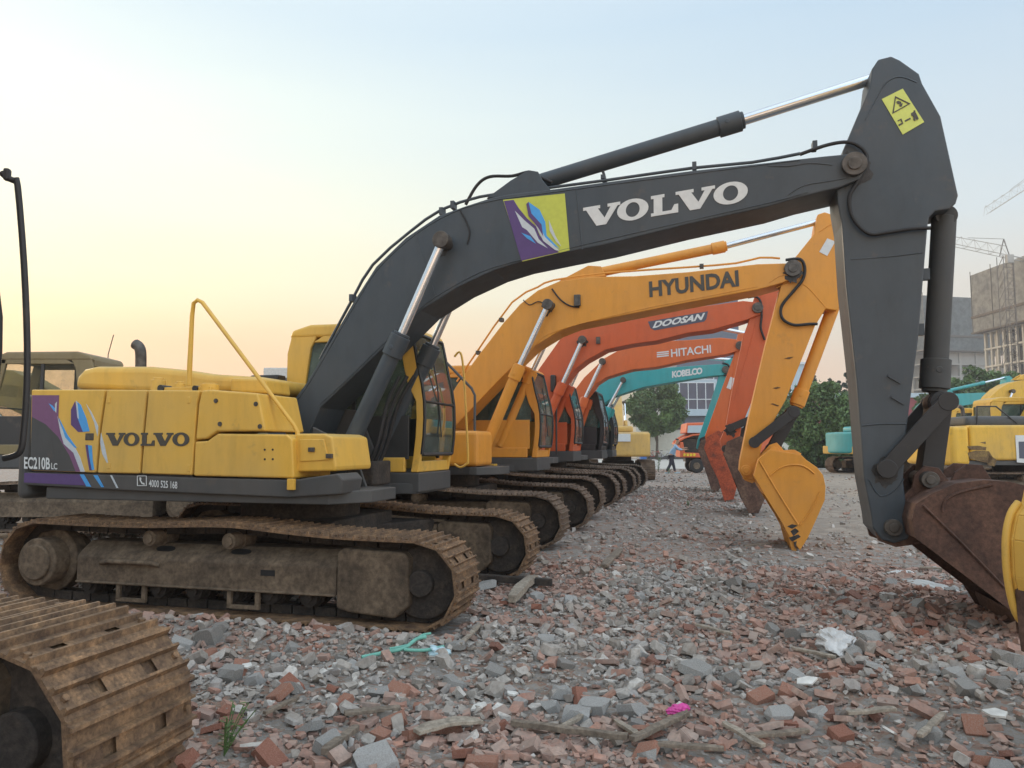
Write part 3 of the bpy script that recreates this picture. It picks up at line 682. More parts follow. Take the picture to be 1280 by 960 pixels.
# decals
for pts, mt, par, k in [
 ([(40,521),(57,530),(73,546),(87,569),(95,589.5),(38,587.5)], GREYD, p0, 0),
 ([(40.5,494),(74,494),(73,521),(80,540),(90,556),(98,572),(104,589.7),(95,589.5),(87,569),(73,546),(57,530),(40,521)], PURPB, p0, 0),
 ([(72,520),(78,536),(92,556),(100,571),(106,589.7),(101,589.7),(92,566),(80,555),(76,541)], SILV, p0, 1), ([(74,523),(84,543),(96,560),(93,559),(82,547)], BLUE, p0, 2),
 ([(61,504),(66,507),(70,512),(68,514)], BLUE, p0, 1), ([(69,505),(71.5,502),(70.5,516),(69,514)], SILV, p0, 2),
 ([(94,502),(98,523),(104,540),(98,540),(89,531),(89,512)], PURP, p0, 0), ([(95,501),(101,506),(108,523),(112,539),(104,540),(97.5,523),(96,512)], BLUE, p0, 1),
 ([(95,501),(97,503),(99,524),(97,522)], SILV, p0, 2),
 ([(107,556),(115,557),(116,576),(118,587),(113,588),(110,569)], BLUE, p0, 0), ([(107,556),(110,556),(112,572),(115,588),(112,588),(109,570)], PURP, p0, 1),
 ([(108,505),(115,516),(123,533),(122,545),(118,528)], SILV, p0, 0), ([(126.5,541),(132,562),(136,583),(128,567),(125.5,553)], SILV, p1, 0),
 ([(29,591),(99,593),(107,607),(29,603)], PURP, sk, 0), ([(99,593),(104,593),(113,608.5),(107,608)], BLUE, sk, 0), ([(116,594),(121,594),(129,609),(126,609)], BLUE, sk, 0), ([(137,594),(139,594),(147,610),(145,610)], SILV, sk, 0)]:
    yy = SY-.001*k
    decal(V, par, 'stripe_decal', [V.UP(pts, yy)], yy+(.008 if par is sk else -.0005), mt, .003)
volvo_text(V, p1, (132.5,557), (237,557.5), (133,541), SY-.001, INKG)
text(V, p0, 'EC210B', (30.5,586), (63,587), (30.5,571), SY-.004, WHITE, .025)
text(V, p0, 'LC', (64.5,586.5), (72,587), (64.5,578.5), SY-.004, WHITE, .02)
text(V, sk, '4000 525 168', (186.5,608.5), (222,611), (186.5,599.5), SY+.004, WHITE, .015)
b = MB()
for (a, c, e_, f_) in [(171,594.5,183,595.3),(171,606.7,183,607.5),(171,594.5,171.8,607.5),(182.2,594.5,183,607.5)]: b.prism(V.UP([(a,c),(e_,c),(e_,f_),(a,f_)], SY), SY+.002, SY+.006)
b.prism(V.UP([(174,597),(175.6,596.6),(176.4,599),(175.4,600),(178,604),(179.4,603.4),(180.6,605.4),(179.6,606),(176.6,604.6),(174.2,600)], SY), SY+.002, SY+.006)
b.build('phone_symbol', WHITE, sk)
h = [V.V3(a, c, 1.38) for a, c in [(568,446),(574,440),(578,450),(581,490),(585,570),(583,580),(575,584),(568,580)]]
MB().tube(h, .014, 8, smooth=3).build('handrail', YEL, V.root, smooth=60)
b = MB()
for i in range(3):
    pts = [V.V3(500+i*9, 470, -.1+i*.1), V.V3(484+i*7, 505, -.15+i*.1), V.V3(470+i*6, 560, -.2+i*.12), V.V3(450+i*8, 596, -.2+i*.1)]
    MB().tube(pts, .022, 8, smooth=5).build('hydraulic_hose', RUBBER, V.root, smooth=60)
MB().prism([(.3, 1.0), (1.0, 1.0), (.8, 1.5), (.35, 1.7)], -.42, -.38).build('boom_mount', GREYD, V.root, bevel=.01); MB().prism([(-.2, 1.0), (.9, 1.0), (.5, 1.9), (.0, 1.95)], .31, .345).build('boom_mount', GREYD, V.root, bevel=.01)
b = MB(); b.box(.35, .95, -.25, .2, 1.1, 1.35); b.cyl((.65, -.1, 1.35), (.65, -.1, 1.5), .12, n=16); b.build('swing_motor', DARKD, V.root, bevel=.02)

def other(name, label, s, mats, cabx, z0=.18, **k):
    loc = C0+Rv*s; m = Mach(name, label, loc, AX, None, z0)
    undercarriage(m, fine=False)
    return m
def stain(m, parent, px, py, y, r, seed, mat=None):
    q = m.U(px, py, y); rr = random.Random(seed)
    decal(m, parent, 'grease_stain', [[(q[0]+r*rr.uniform(.6, 1.1)*math.cos(t), q[1]+r*rr.uniform(.6, 1.25)*math.sin(t)-.02) for t in [i*2*math.pi/26 for i in range(26)]]], y-.0005, mat or GREASE, .0025)
RUSTMK = rusty('rust_mark', (.10, .05, .02), (.18, .09, .03), (.3, .14, .03), 20, .8)
GREASE = rusty('grease', (.018, .017, .016), (.035, .032, .03), (.06, .055, .05), 20, .55, .3)
def seam(m, parent, pts, y, r=.006, mat=None): MB().tube([m.V3(a, c, y) for a, c in pts], r, 6, smooth=3).build('weld_seam', mat or GREYB, parent, smooth=60)
for pts, par, y in [([(1064,324),(1110,321),(1153,316)], armV, -.22), ([(1078,532),(1105,530),(1133,530)], armV, -.22), ([(1082,150),(1096,122),(1108,103),(1125,96),(1146,103)], armV, -.22), ([(1086,600),(1100,620),(1120,612),(1130,598)], armV, -.22),
    ([(960,207),(985,208),(1010,204),(1040,206)], boomV, -.28), ([(985,244),(1005,232),(1040,226),(1060,222)], boomV, -.28), ([(400,505),(430,478),(482,427),(528,383),(574,354),(618,334),(709,311),(860,276),(960,254),(1010,240)], boomV, -.28),
    ([(368,505),(388,476),(446,377),(472,337),(509,301),(551,273),(600,254),(693,240),(866,217),(1000,200)], boomV, -.28), ([(720,236),(728,312)], boomV, -.28), ([(520,290),(545,372)], boomV, -.28)]: seam(V, par, pts, y)
stain(V, boomV, 553, 304, -.28, .10, 2); stain(V, armV, 1068, 210, -.22, .17, 3); stain(V, armV, 1108, 588, -.22, .12, 4)
# ---- second: orange-yellow
H = other('excavator', 'orange-yellow excavator with dark boom lettering, second of the row', 4.34, None, None, z0=.10)
SH = dict(mat=ORG, rp=.12,
 boom=[(556,506),(572,480),(598,444),(628,405),(650,380),(672,363),(700,351),(740,346),(793,345),(860,340),(947,330),(982,329),(996,331),(1002,338),(996,346),(976,354),(947,362),(860,378),(790,392),(720,406),(697,415),(666,434),(635,464),(620,479),(575,526),(566,536),(556,530)],
 arm=[(1022,268),(1031,265),(1040,268),(1047,277),(1050,305),(1053,335),(1051,382),(1046,388),(1032,386),(1019,407),(982,500),(968,525),(952,556),(946,592),(940,600),(930,598),(924,588),(925,576),(935,526),(957,431),(963,408),(976,358),(983,348),(985,333),(1005,308),(1018,292)],
 armpin=(991,336), bc_base=(607,558), bc_head=(649,458), bc_pin=(685,381), rc=.085, rcr=.045,
 ac_base=(742,342), ac_head=(906,308), ac_pin=(1031,275), ra=.075, rar=.045, bracket=[(700,352),(736,333),(752,334),(758,346)],
 kc_base=(1043,380), kc_head=(996,506), kc_pin=(990,516), rk=.09, rkr=.05, krod=STEEL, link_arm=(943,553), link_bucket=(966,562), rl=.085,
 bucket=[(942,595),(948,574),(962,562),(980,565),(1001,568),(1008,575),(1021,584),(1029,594),(1032,608),(1031,625),(1021,648),(1010,672),(1000,688),(985,668),(976,651),(956,619)], mouth=[14,13], teeth=[(990,668),(994,697)], tw=.07,
 ribs=[[(949,576),(975,620),(998,656)],[(1025,615),(1012,640),(1000,656)],[(962,595),(975,585),(990,581),(1005,583),(1018,592)]],
 bears=[(928,590),(948,572),(962,556),(971,553),(980,563),(993,562),(1002,567),(975,590),(940,604),(930,600)], bpins=[(968,565),(933,588)], bpinmat=ORG, bmat=ORG,
 hoses=[([(982,325),(1000,324),(1006,335),(1003,350),(990,366),(977,383),(978,398),(992,406),(1012,405),(1022,405)], -.26, .022),
        ([(690,361),(700,374),(712,382),(724,384)], -.30, .012), ([(654,375),(662,381),(672,377),(680,379)], -.30, .008)],
 pipes=[([(571,477),(596,440),(640,378),(672,359),(693,350),(760,341),(860,334),(920,329),(950,322),(975,323)], -.15, .016)])
bH, aH = front_end(H, SH); bkH = [o for o in bpy.data.objects if o.name.startswith('bucket') and o.parent == H.root and 'cylinder' not in o.name and 'link' not in o.name][0]
text(H, bH, 'HYUNDAI', (812,372), (924,358), (811,352), -BOOM_Y-.003, INKG, .035)
decal(H, aH, 'sticker', [H.UP([(1034,298),(1044,302),(1034,320),(1024,315)], -.22)], -.223, WHITE)
for pts, par, y in [([(1024,290),(1040,280),(1048,283)], aH, -.22), ([(970,360),(1000,352),(1032,384)], aH, -.22), ([(640,476),(668,432),(700,412),(790,389),(860,375),(947,358)], bH, -.28), ([(962,353),(975,345),(988,344)], bH, -.28)]: seam(H, par, pts, y, .007, ORG)
stain(H, bH, 685, 383, -.28, .12, 5); stain(H, bH, 991, 339, -.28, .14, 6); 
for pts in ([(980,448.5),(985,446.5),(992,446),(987,449)], [(966,485),(972,483.5),(976,484.5),(970,486.5)], [(963,505),(972,508),(974,507),(966,504)]): decal(H, aH, 'scuff_mark', [H.UP(pts, -.22)], -.2225, RUSTMK, .003)
for pts in ([(984,658),(990,655),(997,657),(990,661)], [(988,664),(994,660),(999,664),(992,670)], [(986,672),(998,668),(1001,671),(990,677)], [(992,678),(996,676),(994,688)]): decal(H, bkH, 'scuff_mark', [H.UP(pts, -.55)], -.551, GREASE, .003)
p = H.V3(722, 376, -.28); MB().box(p.x-.05, p.x+.05, -.34, -.28, p.z-.09, p.z+.09).build('pipe_bracket', STEEL, bH, bevel=.01)
for q in [(598,441),(627,400),(877,333)]:
    p = H.V3(*q, -.15); MB().box(p.x-.03, p.x+.03, -.2, -.1, p.z-.03, p.z+.03).build('pipe_clamp', STEEL, bH)
superstructure(H, ORG); cab(H, -.42, 1.52, .35, 1.35, 1.22, 2.78, ORG, dark_low=False)
MB().tube([(.95, -1.2, 1.1), (.95, -1.2, 2.15), (.9, -1.2, 2.25), (.2, -1.2, 2.95)], .02, 8).build('handrail', GREYD, H.root, smooth=60)
MB().box(.72, .92, -.1, .1, 1.0, 1.12).build('reflector', KOMY, H.root)
# ---- third: red-orange
D = other('excavator', 'red-orange excavator with slate name plate on its boom, third of the row', 8.2, None, None)
SD = dict(mat=RED1,
 boom=[(655,500),(673,462),(700,424),(740,398),(790,391),(845,387),(900,380),(929,376),(947,378),(955,386),(950,393),(932,400),(891,412),(860,416),(820,426),(790,430),(757,437),(732,451),(718,462),(700,485),(690,500),(672,522),(660,525)],
 arm=[(952,345),(968,338),(985,345),(992,375),(985,400),(954,455),(938,506),(927,532),(922,565),(912,572),(903,565),(900,550),(907,534),(914,494),(929,420),(935,404),(940,380)],
 armpin=(947,385), bc_base=(675,545), bc_head=(703,480), bc_pin=(728,425), rc=.09, rcr=.045,
 ac_base=(800,384), ac_head=(900,358), ac_pin=(962,346), kc_base=(985,395), kc_head=(952,500), kc_pin=(948,520), krod=STEEL, link_arm=(913,535), link_bucket=(925,548), bpins=[(907,561)],
 bucket=[(905,568),(909,552),(925,545),(940,552),(955,575),(962,600),(957,622),(948,642),(936,641),(929,628),(918,600)], mouth=[9,8], teeth=[(938,625),(939,645)], bmat=BUCKB,
 hoses=[([(935,372),(945,371),(951,378),(952,395),(951,410),(956,425)], -.27, .022)], pipes=[([(775,389),(850,382),(905,375),(930,372)], -.15, .016)])
bD, aD = front_end(D, SD)
q = decal(D, bD, 'name_plate', [D.UP([(810,402),(885,389),(883,399),(880,402),(818,413),(813,410)], -BOOM_Y)], -BOOM_Y-.002, SLATE)
text(D, q, 'DOOSAN', (815.5,410.5), (880,399.5), (817,402), -BOOM_Y-.008, WHITE, .04, .25)
p = D.V3(748, 425, -.28); MB().box(p.x-.04, p.x+.04, -.33, -.28, p.z-.08, p.z+.06).build('pipe_bracket', STEEL, bD)
stain(D, aD, 913, 537, -.22, .13, 21); stain(D, bD, 728, 427, -.28, .12, 23)
seam(D, aD, [(952,368),(940,420),(918,500)], -.22, .008, RED1)
superstructure(D, RED1); cab(D, -.44, 1.42, .35, 1.35, 1.22, 2.75, RED1, dark_low=False)
MB().tube([(1.2, -.3, 1.15), (1.2, -.3, 2.4), (1.15, -.3, 2.6)], .02, 8).build('mirror_arm', BLACK, D.root)
MB().box(1.1, 1.2, -.42, -.2, 2.45, 2.8).build('mirror', BLACK, D.root, bevel=.02)
# ---- fourth: orange-red
T = other('excavator', 'orange-red excavator with white stripes and lettering on its boom, fourth of the row', 12.0, None, None)
ST = dict(mat=RED2,
 boom=[(700,512),(715,492),(730,472),(755,448),(780,434),(800,430),(820,427),(860,425),(901,422),(920,424),(930,430),(928,437),(907,443),(860,450),(820,459),(790,462),(776,466),(757,472),(745,480),(730,500),(716,518),(704,522)],
 arm=[(922,418),(940,414),(950,430),(945,455),(925,515),(912,560),(906,575),(893,574),(884,560),(881,545),(917,445),(920,430)],
 armpin=(925,432), bc_base=(717,540), bc_head=(731,498), bc_pin=(753,452), rc=.09, rcr=.045,
 ac_base=(820,424), ac_head=(880,407), ac_pin=(938,418), kc_base=(948,450), kc_head=(925,525), kc_pin=(920,540), krod=STEEL, link_arm=(894,545), link_bucket=(905,553), bpins=[(890,560)],
 bucket=[(880,560),(884,546),(898,538),(912,545),(920,560),(924,585),(922,605),(917,624),(905,626),(898,600),(888,580)], mouth=[9,8], teeth=[(908,608),(907,628)], bmat=REDD,
 hoses=[], pipes=[])
bT, aT = front_end(T, ST)
text(T, bT, 'HITACHI', (839,446.5), (889,441), (838.5,436.5), -BOOM_Y-.003, WHITE, .02)
b = MB()
for i in range(3): 
    y_ = 440.2+i*2.5; b.prism(T.UP([(821,y_),(836,y_-1.6),(836,y_),(821,y_+1.6)], -BOOM_Y), -BOOM_Y-.006, -BOOM_Y)
b.build('stripe_mark', WHITE, bT)
decal(T, aT, 'sticker', [T.UP([(913,471),(919,473),(914,487),(908,485)], -.22)], -.223, WHITE)
stain(T, aT, 892, 552, -.22, .14, 24); seam(T, aT, [(919,440),(915,480),(905,545)], -.22, .010, RED2)
superstructure(T, RED2); cab(T, -.44, 1.5, .35, 1.35, 1.22, 2.85, CABG)
# ---- fifth: teal
K = other('excavator', 'teal excavator with white boom lettering, fifth of the row', 15.8, None, None)
SK = dict(mat=TEAL,
 boom=[(728,525),(739,509),(744,487),(757,474),(776,464),(814,461),(870,457),(900,455),(911,458),(912,465),(903,469),(889,470),(832,479),(804,484),(791,488),(767,496),(750,508),(742,520),(735,530)],
 arm=[(905,452),(918,446),(925,458),(918,480),(895,535),(884,560),(876,566),(870,560),(872,550),(885,512),(898,472)],
 armpin=(907,462), bc_base=(748,542), bc_head=(760,510), bc_pin=(779,475), rc=.10, rcr=.045,
 ac_base=(820,456), ac_head=(865,447), ac_pin=(917,450), kc_base=(924,470), kc_head=(902,530), kc_pin=(898,540), krod=STEEL, link_arm=(878,550), link_bucket=(887,555), bpins=[(876,560)],
 bucket=[(872,562),(876,550),(890,548),(905,560),(910,585),(905,605),(897,614),(889,612),(884,595)], mouth=[8,7], teeth=[(892,600),(893,616)], bmat=BUCKB,
 hoses=[([(903,454),(910,456),(912,464),(905,470)], -.3, .03)], pipes=[])
bK, aK = front_end(K, SK)
text(K, bK, 'KOBELCO', (840,472.5), (878,467.5), (840,464), -BOOM_Y-.003, WHITE, .05, spacing=.9)
superstructure(K, TEAL); cab(K, -.44, 1.3, .35, 1.35, 1.22, 2.8, CABG)
# ---- nearest machine: only its track end, cab front and bucket reach into view
hd = AX+math.radians(23.8)
N = Mach('excavator', 'yellow excavator nearest the camera, rusty track end and dark cab rail showing', (-3.93+.045, 2.24), hd, z0=.09, ucrot=-math.radians(23.8))
undercarriage(N)
superstructure(N, YEL)
cab(N, -.2, 1.42, .35, 1.32, 1.32, 2.95, CABG)
def nb(pts, n=1): return pts
rail = [N.V3(a, c, 1.36) for a, c in [(2,216),(9,222),(17,226),(22,232),(30,330),(34,430),(33,495),(30,535),(27,560),(20,569),(4,573)]]
MB().tube(rail, .016, 10, smooth=3).build('handrail', BLACK, N.root, smooth=60)
p = N.V3(9, 219, 1.36); MB().box(p.x-.015, p.x+.015, 1.34, 1.38, p.z-.03, p.z+.035).build('rail_clamp', BLACK, N.root, bevel=.01)
boomN = MB().prism([(-.1, 1.6), (.2, 2.6), (1.2, 4.2), (2.0, 4.75), (5.6, 5.25), (5.95, 5.05), (5.8, 4.8), (2.2, 4.1), (1.6, 3.9), (.5, 1.7), (.2, 1.45)], -.28, .28).build('boom', YEL, N.root, bevel=.02)
armN = MB().prism([(5.35, 6.15), (5.7, 6.2), (6.5, 5.9), (7.5, 4.2), (7.95, 1.7), (7.8, 1.45), (7.6, 1.5), (7.0, 3.9), (6.2, 5.0), (5.5, 5.2)], -.22, .22).build('arm', YEL, N.root, bevel=.02)
for y in (-.43, .43): cyl_part(N, 'boom_cylinder', (.75, y, 1.25), (1.25, y, 2.9), (1.7, y, 4.2), .085, .045, YEL)
cyl_part(N, 'arm_cylinder', (2.3, 0, 4.95), (4.2, 0, 5.6), (5.5, 0, 6.0), .085, .05, YEL)
cyl_part(N, 'bucket_cylinder', (6.9, 0, 5.5), (7.95, 0, 3.4), (8.2, 0, 2.1), .085, .05, YEL)
bo = N.UP([(1350,535),(1292,555),(1276,628),(1266,643),(1260,674),(1262,720),(1272,765),(1288,785),(1340,770),(1430,700),(1440,600),(1400,530)], .5)
bk = bucket(N, bo, -.5, .5, YEL, dict(mouth=[8, 9], line=N.UP([(1275,760),(1272,812)], .5), n=5, mat=BUCKB))
MB().tube([(p[0]-.012, .5, p[1]) for p in bo[2:8]], .018, 8, smooth=4).build('bucket_lip', YEL, bk, smooth=60)
# ------------------------------------------------------------------ machines further off
def low_boom(m, mat):
    b = MB().prism([(-.1, 1.5), (.3, 2.0), (1.6, 2.7), (2.6, 2.75), (5.4, 1.9), (5.6, 1.6), (5.2, 1.45), (2.5, 2.1), (1.7, 2.05), (.4, 1.4)], -.28, .28).build('boom', mat, m.root, bevel=.02)
    MB().prism([(5.0, 2.1), (5.7, 2.4), (6.3, 1.9), (7.2, .6), (7.0, .45), (5.4, 1.4)], -.2, .2).build('arm', mat, m.root, bevel=.02)
    for y in (-.4, .4): cyl_part(m, 'boom_cylinder', (.8, y, 1.1), (1.5, y, 1.7), (2.2, y, 2.3), .085, .045, mat)
    cyl_part(m, 'arm_cylinder', (2.6, 0, 2.85), (4.4, 0, 2.6), (5.5, 0, 2.35), .085, .05, mat)
    bk = bucket(m, [(7.0, .5), (7.3, .75), (7.8, .8), (8.1, .5), (8.0, .15), (7.6, .0), (7.3, .05)], -.5, .5, BUCKB, dict(mouth=[6], line=[(7.5, .1), (7.3, -.02)], n=5))
def far_machine(label, C, hd, mat, z0=.18, low=False, cabm=None, S=SV, deckm=GREYD, scale=1.0, group=None, hoodm=None, glassm=None, **k):
    m = Mach('excavator', label, C, hd, group, z0); m.src = V
    undercarriage(m, fine=False, lod=1); superstructure(m, mat, cw=mat, hood=hoodm is None, deck=deckm)
    if hoodm: MB().box(-1.95, -.30, -1.1, .62, 2.0, 2.3).build('engine_hood', hoodm, m.root, bevel=.12, seg=4)
    cab(m, -.44, 1.25, .35, 1.35, 1.22, 2.9, cabm or mat, detail=False, glassm=glassm)
    if low: low_boom(m, mat)
    else:
        s2 = dict(S); s2.update(mat=mat, cylmat=mat, bmat=BUCKB, hoses=[], pipes=[]); s2.pop('armmat', None); front_end(m, s2)
    m.root.scale = (scale,)*3
    return m
R_ = math.radians
g0 = far_machine('dusty yellow excavator with open dark cab seen behind the rear of the first machine', (-7.25, 13.4), R_(180), BACKYEL, low=True, z0=.15, cabm=BACKCAB, glassm=GLASSC)
MB().tube([(-.2, .5, 2.85), (-.2, .5, 2.95), (-.28, .5, 3.3)], .008, 5).build('antenna', BLACK, g0.root)
g1 = far_machine('dull yellow excavator turned away from the row end with white notice on its back', (4.45, 31.5), R_(84), CATY, z0=.2, scale=.92)
MB().box(-2.79, -2.76, -.45, .2, 1.62, 1.95).build('notice_board', WHITE, g1.root)
MB().box(-2.77, -2.74, .55, 1.05, 1.2, 1.85).build('grille', BLACK, g1.root)
gA = far_machine('bright yellow excavator with grey hood at the right edge, diagonal boom rising', (14.2, 21.0), R_(-3), KOMY, hoodm=GREYD, z0=.02)
far_machine('bright yellow excavator standing behind the grey-hooded one, its cab above the hood', (18.4, 30.2), R_(4), KOMY)
g2 = far_machine('yellow excavator with dark hood and black number panel, beyond the rusty bucket', (21.0, 34.0), R_(0), KOMY, hoodm=SLATE, low=True)
MB().box(-1.55, .28, -1.31, -1.295, 1.0, 1.92).build('name_panel', BLACK, g2.root)
v, f = glyphs('PC', .03); MB().add([(-1.36+p[0]*.42, -1.316, 1.44+p[1]*.22) for p in v], f).build('lettering', KOMY, g2.root)
v, f = glyphs('220', .03); MB().add([(-1.36+p[0]*.6, -1.316, 1.10+p[1]*.26) for p in v], f).build('lettering', WHITE, g2.root)
far_machine('teal excavator with raised boom, farthest in the yellow group at right', (19.9, 38.0), R_(6), TEAL)
g3 = far_machine('small teal and yellow excavator parked before the hedge, left of the yellow group', (18.7, 37.5), R_(14), TEAL, deckm=KOMY, low=True, cabm=TEAL)
MB().box(-2.6, .9, -1.32, 1.32, .95, 1.35).build('lower_bodywork', KOMY, g3.root, bevel=.05)

gA.src = None
decal(gA, gA.root, 'number_panel', [gA.UP([(1269,544),(1300,544),(1300,580),(1271,578)], -1.30)], -1.302, WHITE)
decal(gA, gA.root, 'number_panel', [gA.UP([(1273,552),(1300,552),(1300,574),(1274,573)], -1.30)], -1.307, SLATE)
MUD = rusty('mud_stain', (.10, .06, .03), (.19, .12, .05), (.30, .2, .06), 6, .8, .3)
for pts in ([(1208,558),(1222,557),(1233,559),(1232,563),(1213,562)], [(1209,566),(1220,563),(1236,564),(1241,572),(1236,579),(1222,576),(1212,573)], [(1236,568),(1246,575),(1243,583),(1234,581)], [(1225,553),(1232,552),(1232,555)]):
    decal(gA, gA.root, 'mud_stain', [gA.UP(pts, -1.29)], -1.2925, MUD, .004)
MB().tube([gA.V3(a, c, -1.1) for a, c in [(1221,532),(1221,508),(1245,508),(1271,529)]], .022, 8).build('handrail', BLACK, gA.root, smooth=60)
# ------------------------------------------------------------------ ground
def sm(a, b, x): t = np.clip((x-a)/(b-a), 0, 1); return t*t*(3-2*t)
def vnoise(x, y, seed=0):
    xi = np.floor(x).astype(int); yi = np.floor(y).astype(int); fx = x-xi; fy = y-yi
    def h(a, b): n = (a*374761393+b*668265263+seed*982451653) & 0x7fffffff; n = ((n ^ (n >> 13))*1274126177) & 0x7fffffff; return ((n ^ (n >> 16)) & 0xffff)/65535.
    fx = fx*fx*(3-2*fx); fy = fy*fy*(3-2*fy)
    return (h(xi, yi)*(1-fx)+h(xi+1, yi)*fx)*(1-fy)+(h(xi, yi+1)*(1-fx)+h(xi+1, yi+1)*fx)*fy
def fbm(x, y, o=4, seed=0):
    s = 0; a = .5
    for i in range(o): s = s+a*vnoise(x*2**i+13.7*i, y*2**i+7.1*i, seed+i); a *= .5
    return s
def ground(x, y):
    x = np.asarray(x, float); y = np.asarray(y, float)
    t = (x-C0.x)*Fv.x+(y-C0.y)*Fv.y; s = (x-C0.x)*Rv.x+(y-C0.y)*Rv.y
    base = .10*sm(1.2, 4.0, s)*(1-sm(3.2, 4.6, t)*(1-sm(8, 12, y)))+.08*sm(5.8, 7.5, s)
    n = fbm(x*.6, y*.6, 3, 1)-.45
    rough = (.16+.10*(1-sm(8, 11, y)))*n+.06*(fbm(x*2.3, y*2.3, 3, 5)-.45)
    under = sm(-2.9, -2.4, t)*(1-sm(1.9, 2.6, t))*(s > -8)   # trampled flat under the machines
    ridge = .10*np.exp(-((t-.2-2.4*0)/2.6)**2)*np.exp(-((s+1.95)/.22)**2)   # rubble pushed up beside the first track
    fade = 1-.6*sm(10, 25, y)
    return base+rough*fade*(1-.85*under)+ridge-.01
def grid(x0, x1, y0, y1, nx, ny, hole=None):
    X, Y_ = np.meshgrid(np.linspace(x0, x1, nx), np.linspace(y0, y1, ny)); Z = ground(X, Y_)
    return X, Y_, Z
# one sheet: fine near, coarse far, using a warped grid
u = np.linspace(-1, 1, 361); xs = np.sign(u)*(22*np.abs(u)+900*np.abs(u)**7); v_ = np.linspace(0, 1, 420); ys = -8+46*v_+1300*v_**9
X, Y_ = np.meshgrid(xs, ys); Z = ground(X, Y_); Z = Z*(1-sm(60, 90, Y_))+.2*sm(60, 90, Y_)*1.0
me = bpy.data.meshes.new('ground'); nx, ny = X.shape[1], X.shape[0]
vv = np.stack([X, Y_, Z], -1).reshape(-1, 3); idx = np.arange(nx*ny).reshape(ny, nx)
ff = np.stack([idx[:-1, :-1], idx[:-1, 1:], idx[1:, 1:], idx[1:, :-1]], -1).reshape(-1, 4)
def mesh_np(name, vv, ff, k, smooth=False):
    me = bpy.data.meshes.new(name); me.vertices.add(len(vv)); me.vertices.foreach_set('co', vv.astype(np.float32).ravel())
    me.loops.add(ff.size); me.loops.foreach_set('vertex_index', ff.astype(np.int32).ravel())
    me.polygons.add(len(ff)); me.polygons.foreach_set('loop_start', np.arange(0, ff.size, k, dtype=np.int32)); me.polygons.foreach_set('loop_total', np.full(len(ff), k, dtype=np.int32))
    me.polygons.foreach_set('use_smooth', np.full(len(ff), smooth, dtype=bool))
    me.update(calc_edges=True); return me
me = mesh_np('ground', vv, ff, 4, True)
gm, nt, p, out = newmat('rubble_ground')
n1 = noise(nt, .45, 5, .6); n2 = noise(nt, 5, 6, .7); n3 = noise(nt, 38, 5, .75)
vor = nt.nodes.new('ShaderNodeTexVoronoi'); vor.inputs['Scale'].default_value = 16; tcg = nt.nodes.new('ShaderNodeTexCoord'); nt.links.new(tcg.outputs['Object'], vor.inputs['Vector'])
r1 = ramp(nt, n1.outputs[0], [(.35, (.26, .225, .19)), (.5, (.31, .255, .205)), (.65, (.31, .23, .175))])
r2 = ramp(nt, n2.outputs[0], [(.3, (.62,)*3), (.7, (1.25,)*3)])
c1 = mixc(nt, 1.0, r1.outputs[0], r2.outputs[0], 'MULTIPLY')
rv = ramp(nt, vor.outputs['Color'], [(.25, (.30, .295, .285)), (.45, (.19, .18, .17)), (.55, (.30, .16, .11)), (.75, (.40, .39, .375)), (.9, (.24, .14, .11))]); rv.color_ramp.interpolation = 'CONSTANT'
rm = ramp(nt, n3.outputs[0], [(.42, (0, 0, 0)), (.55, (.75,)*3)])
c2 = mixc(nt, rm.outputs[0], c1, rv.outputs[0])
# bare tan track on the right where lorries drive
geo = nt.nodes.new('ShaderNodeAttribute'); geo.attribute_name = 'tan'
c3 = mixc(nt, geo.outputs['Fac'], c2, mixc(nt, 1.0, (.36, .30, .24), r2.outputs[0], 'MULTIPLY'))
nt.links.new(c3, p.inputs['Base Color']); p.inputs['Roughness'].default_value = .95; bump(nt, p, n3.outputs[0], .9, .03)
me.materials.append(gm)
def tanmask(x, y): return sm(.30, .36, x/np.maximum(y, 1)+.05*(fbm(x*.5, y*.5, 2, 9)-.4))*sm(10.0, 13, y)*(1-sm(60, 75, y))
at_ = me.attributes.new('tan', 'FLOAT', 'POINT'); at_.data.foreach_set('value', (tanmask(X, Y_)*.85).astype(np.float32).ravel())
o = bpy.data.objects.new('ground', me); col.objects.link(o); tag(o, kind='structure')
b = MB(); b.box(-10, 110, 43.5, 76, .05, .21); tag(b.build('pavement', plain('pale_concrete', (.42, .41, .38), .9, 0, .12, 2)), kind='structure')
